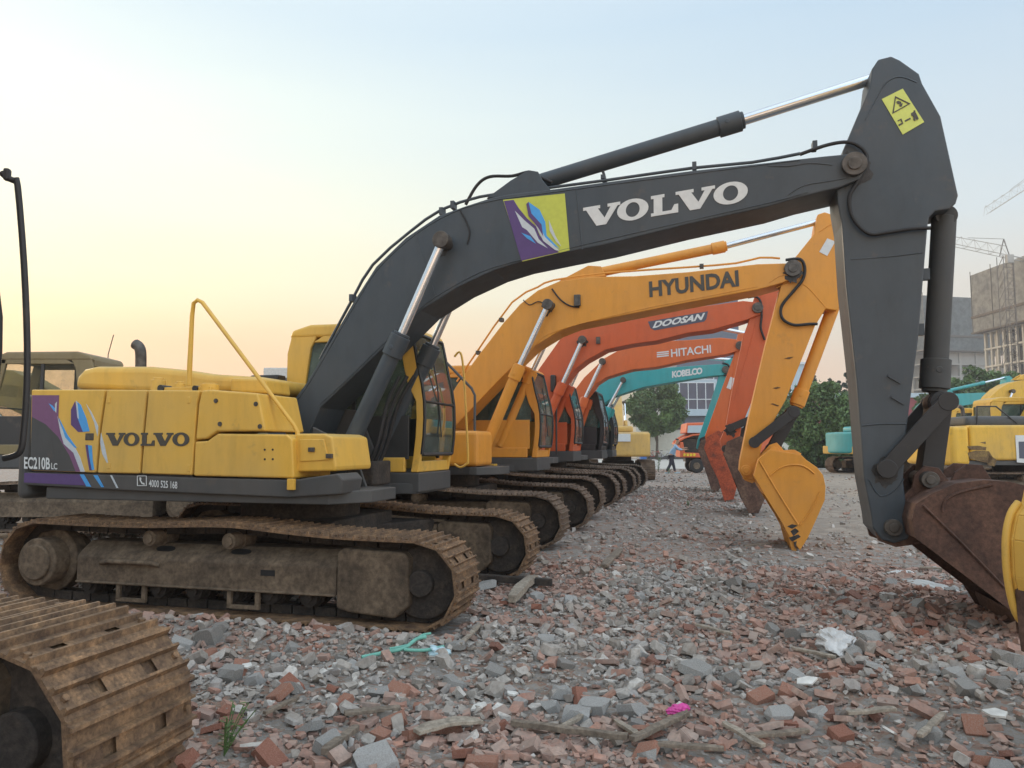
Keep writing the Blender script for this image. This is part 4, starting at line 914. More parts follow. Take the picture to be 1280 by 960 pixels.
# ------------------------------------------------------------------ rubble
def hull(npts, ax, seed):
    r = random.Random(seed); bm = bmesh.new()
    for i in range(npts):
        d = Vector((r.gauss(0, 1), r.gauss(0, 1), r.gauss(0, 1))).normalized()
        q = Vector((max(-.72, min(.72, d.x)), max(-.72, min(.72, d.y)), max(-.72, min(.72, d.z))))*r.uniform(.9, 1.05)
        bm.verts.new((q.x*ax[0], q.y*ax[1], q.z*ax[2]))
    res = bmesh.ops.convex_hull(bm, input=bm.verts); bmesh.ops.delete(bm, geom=[g for g in res['geom_interior'] if isinstance(g, bmesh.types.BMVert)], context='VERTS')
    bmesh.ops.triangulate(bm, faces=bm.faces); bm.verts.index_update()
    v = np.array([x.co[:] for x in bm.verts]); f = np.array([[x.index for x in q.verts] for q in bm.faces]); bm.free(); return v, f
def chunk(ax, seed, cuts=7):
    # a block knocked into shape: a skewed box with several corners and edges broken off
    r = random.Random(seed); bm = bmesh.new(); bmesh.ops.create_cube(bm, size=2)
    for v in bm.verts: v.co = Vector((v.co.x*ax[0]*r.uniform(.6, 1), v.co.y*ax[1]*r.uniform(.6, 1), v.co.z*ax[2]*r.uniform(.65, 1)))
    for i in range(cuts):
        n_ = Vector((r.gauss(0, 1), r.gauss(0, 1), r.gauss(0, .8))).normalized(); ext = max(v.co.dot(n_) for v in bm.verts)
        q = bmesh.ops.bisect_plane(bm, geom=bm.verts[:]+bm.edges[:]+bm.faces[:], plane_co=n_*ext*r.uniform(.52, .88), plane_no=n_, clear_outer=True)
        es = [e for e in q['geom_cut'] if isinstance(e, bmesh.types.BMEdge)]
        if es: bmesh.ops.contextual_create(bm, geom=es)
    bmesh.ops.triangulate(bm, faces=bm.faces); bm.verts.index_update(); v = np.array([x.co[:] for x in bm.verts]); f = np.array([[x.index for x in q.verts] for q in bm.faces]); bm.free(); return v, f
def brick(seed, frac=1.0):
    r = random.Random(seed); bm = bmesh.new()
    L, W, Hh = 1.0*frac, .48, .24
    for sx in (-1, 1):
        for sy in (-1, 1):
            for sz in (-1, 1):
                k = 1-r.random()*.12
                if sx > 0: k2 = r.uniform(.6, 1.05)
                else: k2 = 1
                bm.verts.new((sx*L*k*k2, sy*W*(1-r.random()*.08), sz*Hh*(1-r.random()*.1)))
                if r.random() < .5: bm.verts.new((sx*L*k*k2*.86, sy*W*1.0, sz*Hh*.98))
    res = bmesh.ops.convex_hull(bm, input=bm.verts); bmesh.ops.delete(bm, geom=[g for g in res['geom_interior'] if isinstance(g, bmesh.types.BMVert)], context='VERTS')
    bmesh.ops.triangulate(bm, faces=bm.faces); v = np.array([x.co[:] for x in bm.verts]); bm.verts.index_update(); f = np.array([[x.index for x in q.verts] for q in bm.faces]); bm.free(); return v, f
PRO = [chunk((1, random.uniform(.4, .95), random.uniform(.25, .7)), i) for i in range(16)]+[chunk((1.1, .6, .2), 40+i) for i in range(8)]
PRB = [brick(100+i, random.uniform(.55, 1.0)) for i in range(12)]
def rotm(n, tilt):
    a = rng.uniform(0, 2*np.pi, n); t = rng.normal(0, tilt, n); p_ = rng.normal(0, tilt, n)
    ca, sa, ct, st, cp, sp = np.cos(a), np.sin(a), np.cos(t), np.sin(t), np.cos(p_), np.sin(p_)
    Rz = np.zeros((n, 3, 3)); Rz[:, 0, 0] = ca; Rz[:, 0, 1] = -sa; Rz[:, 1, 0] = sa; Rz[:, 1, 1] = ca; Rz[:, 2, 2] = 1
    Rx = np.zeros((n, 3, 3)); Rx[:, 0, 0] = 1; Rx[:, 1, 1] = ct; Rx[:, 1, 2] = -st; Rx[:, 2, 1] = st; Rx[:, 2, 2] = ct
    Ry = np.zeros((n, 3, 3)); Ry[:, 1, 1] = 1; Ry[:, 0, 0] = cp; Ry[:, 0, 2] = sp; Ry[:, 2, 0] = -sp; Ry[:, 2, 2] = cp
    return Rz@Rx@Ry
def blocked(x, y):
    """keep pieces off the spots where the tracks stand"""
    ok = np.zeros(len(x), bool)
    for s0 in (-6.1, 0, 4.34, 8.2, 12, 15.8):
        t = (x-C0.x)*Fv.x+(y-C0.y)*Fv.y; s = (x-C0.x)*Rv.x+(y-C0.y)*Rv.y-s0
        ok |= (np.abs(np.abs(s)-1.2) < .33) & (t > -2.45) & (t < 2.22)
        ok |= (np.abs(s) < 1.5) & (t > -2.45) & (t < 1.0) & (s0 >= 0) & (rng.random(len(x)) < .6)
    return ok
def redness(x, y):
    f = fbm(x*.6+3, y*.6, 4, 21); t = x/np.maximum(y, .5)
    r = .56+2.3*(f-.45)+.32*sm(.15, .5, t)*(1-sm(9, 13, y))
    return np.clip(r*(1-.55*sm(8.5, 13, y)), .06, .9)
def scatter(name, n, area, size, label, dens=None, kinds='mix', tilt=.35, sink=.3):
    x = rng.uniform(area[0], area[1], n); y = area[2]+(area[3]-area[2])*rng.random(n)**area[4]
    k = np.abs(x) < (y*.80+1.2); x, y = x[k], y[k]
    k = ~blocked(x, y); x, y = x[k], y[k]
    if dens is not None: k = rng.random(len(x)) < dens(x, y); x, y = x[k], y[k]
    n = len(x); sz = size[0]*(size[1]/size[0])**(rng.random(n)**size[2])
    isb = rng.random(n) < redness(x, y); tint = rng.random(n); z = ground(x, y)
    VV = []; FF = []; TT = []; KK = []; off = 0
    for lib, mask0 in ((PRB, isb), (PRO, ~isb)):
        which = rng.integers(0, len(lib), n)
        for j, (v, f) in enumerate(lib):
            m_ = np.where(mask0 & (which == j))[0]
            if len(m_) == 0: continue
            Rr = rotm(len(m_), tilt); s = sz[m_][:, None, None]*rng.uniform(.8, 1.2, (len(m_), 1, 3))
            w = np.einsum('nij,nkj->nki', Rr, v[None]*s)
            hmin = -w[:, :, 2].min(1); w += np.stack([x[m_], y[m_], z[m_]+hmin*(1-2*sink*rng.random(len(m_)))], -1)[:, None, :]
            VV.append(w.reshape(-1, 3)); FF.append((f[None]+(np.arange(len(m_))*len(v))[:, None, None]).reshape(-1, 3)+off); off += len(m_)*len(v)
            TT.append(np.repeat(tint[m_], len(v))); KK.append(np.full(len(m_)*len(v), 1.0 if lib is PRB else 0.0))
    me = mesh_np(name, np.concatenate(VV), np.concatenate(FF), 3)
    for nm, a in (('tint', TT), ('brick', KK)):
        q = me.attributes.new(nm, 'FLOAT', 'POINT'); q.data.foreach_set('value', np.concatenate(a).astype(np.float32))
    me.materials.append(RUB); o = bpy.data.objects.new(name, me); col.objects.link(o); tag(o, label, 'rubble', kind='stuff'); return o
RUB, nt, p, out = newmat('rubble')
ta = nt.nodes.new('ShaderNodeAttribute'); ta.attribute_name = 'tint'; ka = nt.nodes.new('ShaderNodeAttribute'); ka.attribute_name = 'brick'
BR = [(0, (.19, .10, .075)), (.2, (.40, .17, .11)), (.4, (.46, .23, .16)), (.55, (.33, .18, .135)), (.7, (.50, .31, .235)), (.85, (.27, .19, .155)), (1, (.48, .20, .12))]
CR = [(0, (.20, .185, .17)), (.2, (.38, .36, .325)), (.4, (.28, .245, .205)), (.58, (.45, .43, .395)), (.7, (.31, .305, .30)), (.82, (.48, .455, .415)), (.93, (.58, .555, .51)), (1, (.76, .75, .70))]
rb = ramp(nt, ta.outputs['Fac'], BR); rc_ = ramp(nt, ta.outputs['Fac'], CR)
cc = mixc(nt, ka.outputs['Fac'], rc_.outputs[0], rb.outputs[0]); n1 = noise(nt, 30, 5, .7); n2 = noise(nt, 6, 3, .6)
r1 = ramp(nt, n1.outputs[0], [(.3, (.5,)*3), (.7, (1.25,)*3)]); r2 = ramp(nt, n2.outputs[0], [(.35, (.2,)*3), (.7, (.65,)*3)])
cc = mixc(nt, 1.0, cc, r1.outputs[0], 'MULTIPLY'); cc = mixc(nt, r2.outputs[0], cc, (.36, .31, .27))
nt.links.new(cc, p.inputs['Base Color']); p.inputs['Roughness'].default_value = .95; bump(nt, p, n1.outputs[0], .5, .006)
def heap(x, y): return np.clip(.5+1.8*(fbm(x*.7, y*.7, 3, 33)-.36), .38, 1)
scatter('rubble', 95000, (-5, 9, 1.3, 9.5, .85), (.007, .038, 1.3), 'small chips of brick and concrete covering the near ground', heap, sink=.4)
scatter('rubble', 36000, (-6, 9, 1.5, 9.5, .85), (.022, .078, 2.0), 'fist-sized broken brick and concrete pieces spread over the near ground', heap)
scatter('rubble', 60000, (-8, 17, 8.5, 24, .8), (.016, .072, 2.1), 'grey gravel with brick chips across the middle of the yard', lambda x, y: heap(x, y)*(1-.85*tanmask(x, y)), sink=.5)
scatter('rubble', 7000, (-6, 30, 22, 43, .9), (.03, .09, 1.6), 'thin gravel over the far end of the yard', lambda x, y: .7*(1-.8*tanmask(x, y)), sink=.5)
# the larger pieces, each a thing
def proto_mesh(name, v, f, mat):
    me = mesh_np(name, v, f, 3); me.materials.append(mat); return me
def rubmat(name, c, c2):
    return rusty(name, tuple(x*.8 for x in c), c, c2, 14, .95, .6, .006)
bm_ = [rubmat('brick_'+str(i), c, c2) for i, (c, c2) in enumerate([((.32, .135, .09), (.38, .21, .155)), ((.38, .18, .12), (.37, .27, .22)), ((.26, .12, .085), (.32, .22, .18))])]
cm_ = [rubmat('concrete_'+str(i), c, c2) for i, (c, c2) in enumerate([((.33, .32, .30), (.40, .385, .36)), ((.40, .39, .37), (.46, .45, .43)), ((.27, .255, .235), (.34, .315, .285))])]
def rough_hull(ax, seed, n=22):
    return chunk(ax, seed, 11)
bp = [proto_mesh('broken_brick', *brick(300+i, random.uniform(.5, 1)), bm_[i % 3]) for i in range(9)]
cp = [proto_mesh('concrete_chunk', *rough_hull((1, random.uniform(.6, .9), random.uniform(.35, .65)), 400+i), cm_[i % 3]) for i in range(12)]
def put(me, name, x, y, s, tilt=.3, rz=None, up=.5):
    o = bpy.data.objects.new(name, me); col.objects.link(o)
    o.location = (x, y, float(ground(x, y))+s*up*.5); o.rotation_euler = (random.gauss(0, tilt), random.gauss(0, tilt), random.uniform(0, 6.28) if rz is None else rz); o.scale = (s, s, s); return o
def free(x, y): return not blocked(np.array([x]), np.array([y]))[0]
cnt = 0
while cnt < 150:
    y = 1.9+7.5*random.random()**1.2; x = random.uniform(-.5*y-.3, .66*y)
    if not free(x, y) or random.random() > float(redness(np.array([x]), np.array([y]))[0])+.25: continue
    o = put(random.choice(bp), 'broken_brick', x, y, random.uniform(.06, .11)); tag(o, 'broken red brick lying in the rubble', 'brick', 'broken bricks in the rubble'); cnt += 1
cnt = 0
while cnt < 120:
    y = 1.9+8*random.random()**1.2; x = random.uniform(-.5*y-.3, .66*y)
    if not free(x, y): continue
    o = put(random.choice(cp), 'concrete_chunk', x, y, random.uniform(.05, .105)); tag(o, 'grey chunk of broken concrete lying in the rubble', 'concrete chunk', 'concrete chunks in the rubble'); cnt += 1
def gpt(px, py):
    z = 0.0
    for _ in range(6):
        d = ray(px, py); k = (z-CAMZ)/d.z; q = Vector((0, 0, CAMZ))+d*k; z = float(ground(q.x, q.y))
    return q.x, q.y, z
for (px, py, s, lab) in [(915,735,.17,'flat grey slab chunk lying in the middle of the rubble'),(870,845,.13,'rounded grey boulder chunk beside the pink scrap'),(745,895,.13,'grey chunk with a flat top, lower centre of the ground'),(1265,832,.16,'pale block chunk at the right edge below the yellow bucket'),
                         (1085,800,.12,'pale chunk next to the crumpled white bag'),(607,738,.16,'large pale boulder by the front of the second track'),(230,795,.13,'upright grey slab piece beside the rusty near track'),(262,790,.14,'tilted grey slab piece between the near track and the brick pile'),
                         (995,800,.12,'tan chunk left of the crumpled white bag'),(465,955,.14,'grey rounded chunk at the bottom edge left of centre'),(410,945,.10,'grey chunk at the bottom edge by the weed'),(716,905,.12,'light grey stone near the long plank')]:
    x, y, z = gpt(px, py); o = put(cp[hash(lab) % 1+random.randrange(12)], 'concrete_chunk', x, y, s, .2); tag(o, lab, 'concrete chunk', 'concrete chunks in the rubble')
# loose planks
WOOD = rusty('weathered_wood', (.14, .11, .085), (.21, .17, .13), (.27, .22, .17), 5, .85, .4)
WOODP = rusty('pale_wood', (.28, .24, .19), (.34, .29, .23), (.4, .35, .28), 5, .85, .4)
def plank(a, c, w, t, mat, lab, curve=.0):
    A, Bq = Vector(gpt(*a)), Vector(gpt(*c)); A.z += .05; Bq.z += .05; d = Bq-A; L = d.length; n = 9; b = MB(); vs = []
    for i in range(n):
        u_ = i/(n-1); ww = w*(1-.25*random.random())*(.75 if i in (0, n-1) else 1); zz = curve*math.sin(u_*math.pi)+random.uniform(-.003, .003)
        for sx, sz in ((-1, 0), (1, 0), (1, 1), (-1, 1)): vs.append((u_*L, sx*ww/2, zz+sz*t))
    fs = [(i*4+k, i*4+(k+1) % 4, (i+1)*4+(k+1) % 4, (i+1)*4+k) for i in range(n-1) for k in range(4)]+[(3, 2, 1, 0), tuple(4*(n-1)+k for k in range(4))]
    b.add(vs, fs); o = b.build('plank', mat, None, bevel=.003); o.location = A; o.rotation_euler = d.to_track_quat('X', 'Z').to_euler(); tag(o, lab, 'plank', 'loose planks in the rubble')
for a, c, w, t, mt, lab, cv in [((640,918),(785,938),.05,.03,WOOD,'long grey plank lying level at the bottom centre',0),((520,930),(600,915),.11,.02,WOODP,'curved pale bark-like board at the bottom, right of the weed',.02),
    ((405,958),(445,925),.05,.03,WOOD,'short grey stick rising from the bottom edge',0),((790,940),(860,905),.05,.025,WOOD,'slim board pointing up-right below the pink scrap',0),((575,730),(690,738),.10,.07,DARKD,'dark timber beam lying before the second track end',0),
    ((640,760),(668,732),.12,.07,WOODP,'pale bent timber chunk leaning by the dark beam',.03),((755,712),(775,693),.12,.03,WOOD,'short flat board in the mid gravel',0),((930,688),(972,684),.04,.025,WOOD,'thin weathered timber left of the orange bucket tip',0),
    ((770,915),(800,935),.04,.02,WOODP,'thin pale slat beside the long grey plank',0),((815,945),(905,952),.045,.02,WOOD,'flat lath at the very bottom right of centre',0),((1150,715),(1240,722),.05,.02,WOODP,'pale lath lying behind the rusty bucket tip',0),
    ((505,690),(585,700),.05,.03,WOOD,'weathered slat between the first two machines',0),((905,918),(955,948),.05,.02,WOODP,'pale splintered slat at the bottom right of the pink scrap',0),((430,905),(500,898),.06,.02,WOOD,'grey slat among bricks near the lower left',0),((700,925),(740,900),.035,.02,WOODP,'short pale stick crossing the long grey plank',0),((935,935),(1010,928),.05,.02,WOOD,'grey lath lying flat in the lower right',0),((1180,905),(1150,935),.04,.02,WOODP,'pale stick pointing at the camera in the lower right',0),((990,820),(1045,832),.05,.02,WOODP,'pale board piece in front of the crumpled bag',0),((870,790),(915,802),.05,.02,WOODP,'pale board piece in the middle bricks',0),((330,905),(372,885),.04,.02,WOOD,'grey stick between near track and the green netting',0),((600,790),(575,815),.04,.02,WOODP,'pale stick right of the green netting',0),((1060,905),(1120,899),.05,.02,WOODP,'pale lath in front of the crumpled bag',0)]:
    plank(a, c, w, t, mt, lab, cv)
# litter
def crumple(px, py, s, mat, name, lab, cat, seed, ax=(1, .7, .45)):
    bm = bmesh.new(); bmesh.ops.create_icosphere(bm, subdivisions=4, radius=1); r = random.Random(seed)
    ws = [(Vector((r.gauss(0, 1), r.gauss(0, 1), r.gauss(0, 1)))*2.2, r.uniform(0, 6), r.uniform(.08, .2)) for _ in range(14)]
    for v in bm.verts:
        k = 1+sum(abs(math.sin(v.co.dot(w)+ph))*a-.5*a for w, ph, a in ws); v.co = Vector((v.co.x*ax[0], v.co.y*ax[1], v.co.z*ax[2]))*k*s
    me = bpy.data.meshes.new(name); bm.to_mesh(me); bm.free(); me.materials.append(mat); o = bpy.data.objects.new(name, me); col.objects.link(o)
    x, y, z = gpt(px, py); o.location = (x, y, z+s*ax[2]*.7); o.rotation_euler = (0, 0, r.uniform(0, 3)); tag(o, lab, cat)
crumple(1045, 812, .16, plain('bag_white', (.55, .55, .54), .5), 'plastic_bag', 'crumpled white plastic bag on the bricks at right', 'bag', 3)
crumple(848, 892, .05, plain('pink_scrap', (.62, .06, .30), .5), 'plastic_scrap', 'crumpled bright pink scrap in the rubble', 'scrap', 5, (1.2, .6, .5))
crumple(548, 826, .07, plain('blue_white', (.45, .62, .68), .5), 'plastic_bag', 'pale blue plastic wad beside the green netting', 'bag', 8, (1, .7, .4))
crumple(1160, 735, .16, plain('film_grey', (.4, .4, .38), .6), 'plastic_sheet', 'grey flattened plastic sheet under the rusty bucket', 'plastic sheet', 11, (1.6, .8, .18))
crumple(1125, 718, .12, plain('film_white', (.5, .5, .48), .6), 'plastic_sheet', 'white flattened plastic sheet behind the rusty bucket', 'plastic sheet', 12, (1.4, .6, .18))
g = [Vector(gpt(*q))+Vector((0, 0, .04)) for q in [(452,829),(480,823),(505,814),(520,806),(532,803)]]
b = MB(); b.tube(g, .014, 8, smooth=4); b.tube([q+Vector((.03, .06, .01)) for q in g[1:]], .010, 8, smooth=4); b.tube([Vector(gpt(*q))+Vector((0, 0, .04)) for q in [(505,817),(530,822),(555,824)]], .012, 8, smooth=3)
tag(b.build('netting', plain('green_net', (.16, .42, .34), .7), smooth=60), 'twisted green netting strip on the rubble', 'netting')
for i, (px, py, s, lab) in enumerate([(1008,862,.07,'white tile shard right of the pink scrap'),(600,895,.06,'white tile shard pair at lower centre'),(770,795,.04,'small white shard in the middle bricks'),(308,843,.05,'white shard beside the near track'),(320,945,.07,'flat pale shard at the bottom left by the weed'),
                                     (1245,905,.07,'white tile shard near the right edge'),(1110,925,.05,'small white shard at lower right'),(640,878,.05,'white shard above the pale curved board')]):
    x, y, z = gpt(px, py); r = random.Random(i); pts = [(s*math.cos(t)*r.uniform(.6, 1.2), s*math.sin(t)*r.uniform(.4, .9)) for t in (0, 1.1, 2.3, 3.6, 5)]
    o = MB().prism(pts, 0, .012, axis='z').build('tile_shard', plain('white_tile', (.66, .65, .61), .4), None); o.location = (x, y, z+.05); o.rotation_euler = (r.gauss(0, .3), r.gauss(0, .3), 0); tag(o, lab, 'tile shard', 'white tile shards')
# weeds
LEAFM = plain('leaf_green', (.075, .14, .035), .6, 0, .4, 9)
def weed(x, y, h, n, lab, name='weed', seed=0):
    r = random.Random(seed); z = float(ground(x, y)); b = MB(); s = MB()
    for i in range(n):
        a = r.uniform(0, 6.28); L = h*r.uniform(.5, 1); lean = r.uniform(.1, .7); top = Vector((math.cos(a)*L*lean, math.sin(a)*L*lean, L)); s.tube([(0, 0, 0), top*.5+Vector((0, 0, L*.1)), top], .003, 5)
        for k in range(7):
            q = top*(.25+.75*k/6); aa = r.uniform(0, 6.28); w = h*.16*r.uniform(.6, 1.2); d = Vector((math.cos(aa), math.sin(aa), r.uniform(-.1, .6))).normalized(); e = d.cross(Vector((0, 0, 1))).normalized()
            b.add([q, q+d*w*.5+e*w*.22, q+d*w, q+d*w*.5-e*w*.22], [(0, 1, 2, 3)])
    root = empty(name, (x, y, z)); s.build('stem', LEAFM, root); b.build('leaves', LEAFM, root); tag(root, lab, 'plant')
x, y, z = gpt(280, 945); weed(x, y, .24, 9, 'small green weed growing from the bricks by the near track', seed=1)
x, y, z = gpt(150, 935)
for i, (px, py, h, lab) in enumerate([(690,655,.25,'green weed patch in the gravel by the third machine'),(823,590,.9,'tall weed with seed stalks left of the walking person'),(808,588,.5,'low leafy weed at the kerb behind the row'),(836,592,.35,'low weed right at the person\'s feet'),(860,633,.15,'flat green weed in mid gravel')]):
    x, y, z = gpt(px, py); weed(x, y, h, 12, lab, seed=10+i)
# ------------------------------------------------------------------ trees
def leafmat(name, a, c):
    m, nt, p, out = newmat(name); at2 = nt.nodes.new('ShaderNodeAttribute'); at2.attribute_name = 'tint'
    r = ramp(nt, at2.outputs['Fac'], [(0, a), (.6, c), (1, tuple(x*1.5 for x in c))]); nt.links.new(r.outputs[0], p.inputs['Base Color']); p.inputs['Roughness'].default_value = .7
    return m
LEAF1 = leafmat('foliage', (.045, .085, .025), (.085, .145, .04)); LEAF2 = leafmat('foliage_dark', (.02, .04, .02), (.035, .065, .03))
BARK = plain('bark', (.09, .07, .05), .9, 0, .4)
def tree(name, label, base, H, W, crown0, nl, leaf, mat, clumps=40, shape='round', group='trees and bushes behind the yard', trunk_r=.15):
    x, y, z = base; root = empty(name, (x, y, z)); tag(root, label, 'tree' if 'bush' not in name else 'bush', group)
    r = np.random.default_rng(abs(hash(label)) % 1000 if False else sum(map(ord, label)))
    t = MB(); t.tube([(0, 0, -.1), (.05*H*.2, 0, H*.25), (0, .1, H*.5), (0, 0, H*.9)], [trunk_r, trunk_r*.8, trunk_r*.55, trunk_r*.15], 8)
    cs = []
    for i in range(clumps):
        u_ = r.random(); k = crown0+(1-crown0)*u_
        if shape == 'cone': rad = W*(1-u_)**.8*.9+.05
        else: rad = W*math.sqrt(max(.05, 1-(2*u_-1)**2*.9))
        a = r.uniform(0, 2*math.pi); rr = rad*r.uniform(.45, 1)**.6
        cs.append((math.cos(a)*rr, math.sin(a)*rr, H*k, r.uniform(.2, .38)*W if shape != 'cone' else r.uniform(.14, .24)*W*(1.15-u_), r.random()))
    for c in cs[::4]: t.tube([(0, 0, c[2]*.6), (c[0]*.5, c[1]*.5, c[2]*.85), (c[0], c[1], c[2])], [trunk_r*.3, trunk_r*.2, trunk_r*.06], 5)
    t.build('trunk', BARK, root)
    n = nl; ci = r.integers(0, len(cs), n); C = np.array([c[:3] for c in cs])[ci]; S = np.array([c[3] for c in cs])[ci]; T = np.array([c[4] for c in cs])[ci]
    d = r.normal(0, 1, (n, 3)); d /= np.linalg.norm(d, axis=1)[:, None]; P = C+d*(S*r.uniform(.5, 1.15, n)**.7)[:, None]*np.array([1, 1, .75])
    e1 = r.normal(0, 1, (n, 3)); e1 /= np.linalg.norm(e1, axis=1)[:, None]; e2 = np.cross(e1, r.normal(0, 1, (n, 3))); e2 /= np.linalg.norm(e2, axis=1)[:, None]
    l = leaf*r.uniform(.6, 1.3, n)[:, None]
    vv = np.stack([P-e1*l, P-e2*l*.5, P+e1*l, P+e2*l*.5], 1).reshape(-1, 3); ff = np.arange(4*n).reshape(-1, 4)
    me = mesh_np('crown', vv, ff, 4); q = me.attributes.new('tint', 'FLOAT', 'POINT'); q.data.foreach_set('value', np.repeat(np.clip(T*.7+.3*r.random(n), 0, 1), 4).astype(np.float32))
    me.materials.append(mat); o = bpy.data.objects.new('crown', me); col.objects.link(o); o.parent = root
def gx(px, Y): return (px-640)/930*Y
def zz(py, Y): return 1.5+(558-py)/930*Y
tree('leafy_tree', 'green tree before the slate building, left of its big window', (gx(820, 74), 74, .2), zz(478, 74), 2.4, .34, 17000, .19, LEAF1, 55)
for px, Y, top, W, lab in [(1022,46,484,2.2,'large round green bush behind the orange bucket'),(1052,47,498,1.6,'green bush beside the teal and yellow machine'),(993,47,507,1.3,'lower green bush at the left of the hedge clump'),(1080,49,505,1.8,'green bush behind the teal and yellow machine')]:
    tree('round_bush', lab, (gx(px, Y), Y, .15), zz(top, Y)-.1, W, .04, 16000, .12, LEAF1, 70, trunk_r=.1)
for i, (px, top, lab) in enumerate([(1017,462,'tall dark conifer just right of the pale blue building'),(1040,472,'dark conifer with a pointed top above the round bush'),(1060,468,'dark conifer above the low pale roof'),(1078,465,'dark conifer beside the grey arm'),(1005,475,'dark conifer partly behind the pale blue building'),(1050,478,'short dark conifer between two taller ones')]):
    tree('conifer', lab, (gx(px, 100), 100, .2), zz(top, 100), 1.7, .15, 5000, .25, LEAF2, 34, 'cone')
for i, (px, top, lab) in enumerate([(1176,474,'green tree above the teal boom, left one'),(1200,478,'low green tree above the teal boom, middle one'),(1228,466,'leafy tree behind the yellow booms, taller'),(1250,470,'leafy tree behind the yellow booms near the concrete grid'),(1272,474,'leafy tree at the right edge above the yellow boom')]):
    tree('leafy_tree', lab, (gx(px, 62), 62, .2), zz(top, 62), 1.8, .2, 6000, .19, LEAF1, 40)
# ------------------------------------------------------------------ buildings
SLATEW = plain('slate_wall', (.10, .125, .17), .6, 0, .08, 3); PALEB = plain('pale_blue_wall', (.42, .52, .58), .7, 0, .06, 3); CREAM = plain('cream_wall', (.55, .54, .47), .8, 0, .06, 3)
WFR = plain('window_white', (.6, .65, .68), .5); WGL = plain('window_blue_glass', (.03, .05, .10), .12, 0, .2, 1)
B = empty('office_building', (0, 0, 0)); tag(B, 'slate and pale blue office block behind the end of the row', 'building')
Yb = 84; X_ = lambda px: gx(px, Yb); Z_ = lambda py: zz(py, Yb)
MB().box(X_(847), X_(926), Yb, Yb+14, 0, Z_(356)).build('wall', SLATEW, B); MB().box(X_(845), X_(930), Yb-.4, Yb+14.4, Z_(356), Z_(351)).build('roof_edge', PALEB, B)
MB().box(X_(847.6), X_(895), Yb-.5, Yb, Z_(520), Z_(512)).build('ledge', PALEB, B); MB().box(X_(847.6), X_(897), Yb-.1, Yb, Z_(512), Z_(474)).build('facade_panel', PALEB, B)
MB().box(X_(795), X_(846.8), Yb+.3, Yb+13, 0, Z_(468)).build('wall', CREAM, B)
for k in range(5): MB().box(X_(826+k*4.2), X_(827.5+k*4.2), Yb+.15, Yb+.3, Z_(515), Z_(470)).build('pilaster', WFR if k % 2 else SLATEW, B)
MB().box(X_(926.6), X_(1012), Yb+1, Yb+13, 0, Z_(454)).build('wall', PALEB, B); MB().box(X_(926.6), X_(1013), Yb+.8, Yb+13.2, Z_(454), Z_(451)).build('roof_edge', WFR, B)
def window(x0, x1, z0, z1, y, nx, nz, mulz=None):
    w = MB().box(x0, x1, y-.06, y-.03, z0, z1).build('window', WGL, B); b = MB(); t = .09
    for i in range(nx+1): xx = x0+(x1-x0)*i/nx; b.box(xx-t/2, xx+t/2, y-.12, y-.061, z0, z1)
    for i in range(nz+1): q = z0+(z1-z0)*((.62 if i == 1 and nz == 2 else i/nz) if mulz is None else mulz[i]); b.box(x0, x1, y-.14, y-.121, q-t/2, q+t/2)
    b.build('window_frame', WFR, w)
window(X_(849.5), X_(893), Z_(512), Z_(478.5), Yb-.1, 4, 2, [0, .38, 1])
window(X_(849.5), X_(893), Z_(474), Z_(470), Yb, 4, 1)
for px in (985, 972): 
    for pz in (476, 505): window(X_(px), X_(px+9), Z_(pz+14), Z_(pz), Yb+1, 2, 2)
MB().box(X_(884), X_(889), Yb-.6, Yb-.1, Z_(521), Z_(514)).build('air_conditioner', WFR, B)
# cream yard wall with dark frame
W_ = empty('yard_wall', (0, 0, 0)); tag(W_, 'long cream wall with dark coping beyond the walking person', 'wall')
Yw = 77
MB().box(gx(811, Yw), gx(1010, Yw), Yw, Yw+.3, .2, zz(537, Yw)).build('wall', CREAM, W_); b = MB(); b.box(gx(809, Yw), gx(1010, Yw), Yw-.1, Yw+.4, zz(537, Yw), zz(534.5, Yw)); b.box(gx(808.5, Yw), gx(811, Yw), Yw-.1, Yw+.4, .2, zz(534.5, Yw)); b.build('coping', BLACK, W_)
MB().box(gx(811, Yw), gx(1010, Yw), Yw-.06, Yw, .2, .55).build('plinth', GREYD, W_)
bb = MB(); bb.box(gx(800, 70), gx(807.5, 70), 70, 70.7, .2, zz(547, 70)); bb.box(gx(799.6, 70), gx(808, 70), 69.95, 70.75, zz(547, 70), zz(545, 70)); tag(bb.build('tall_bin', plain('bin_blue', (.03, .12, .34), .5)), 'tall blue bin at the left end of the cream wall', 'bin')
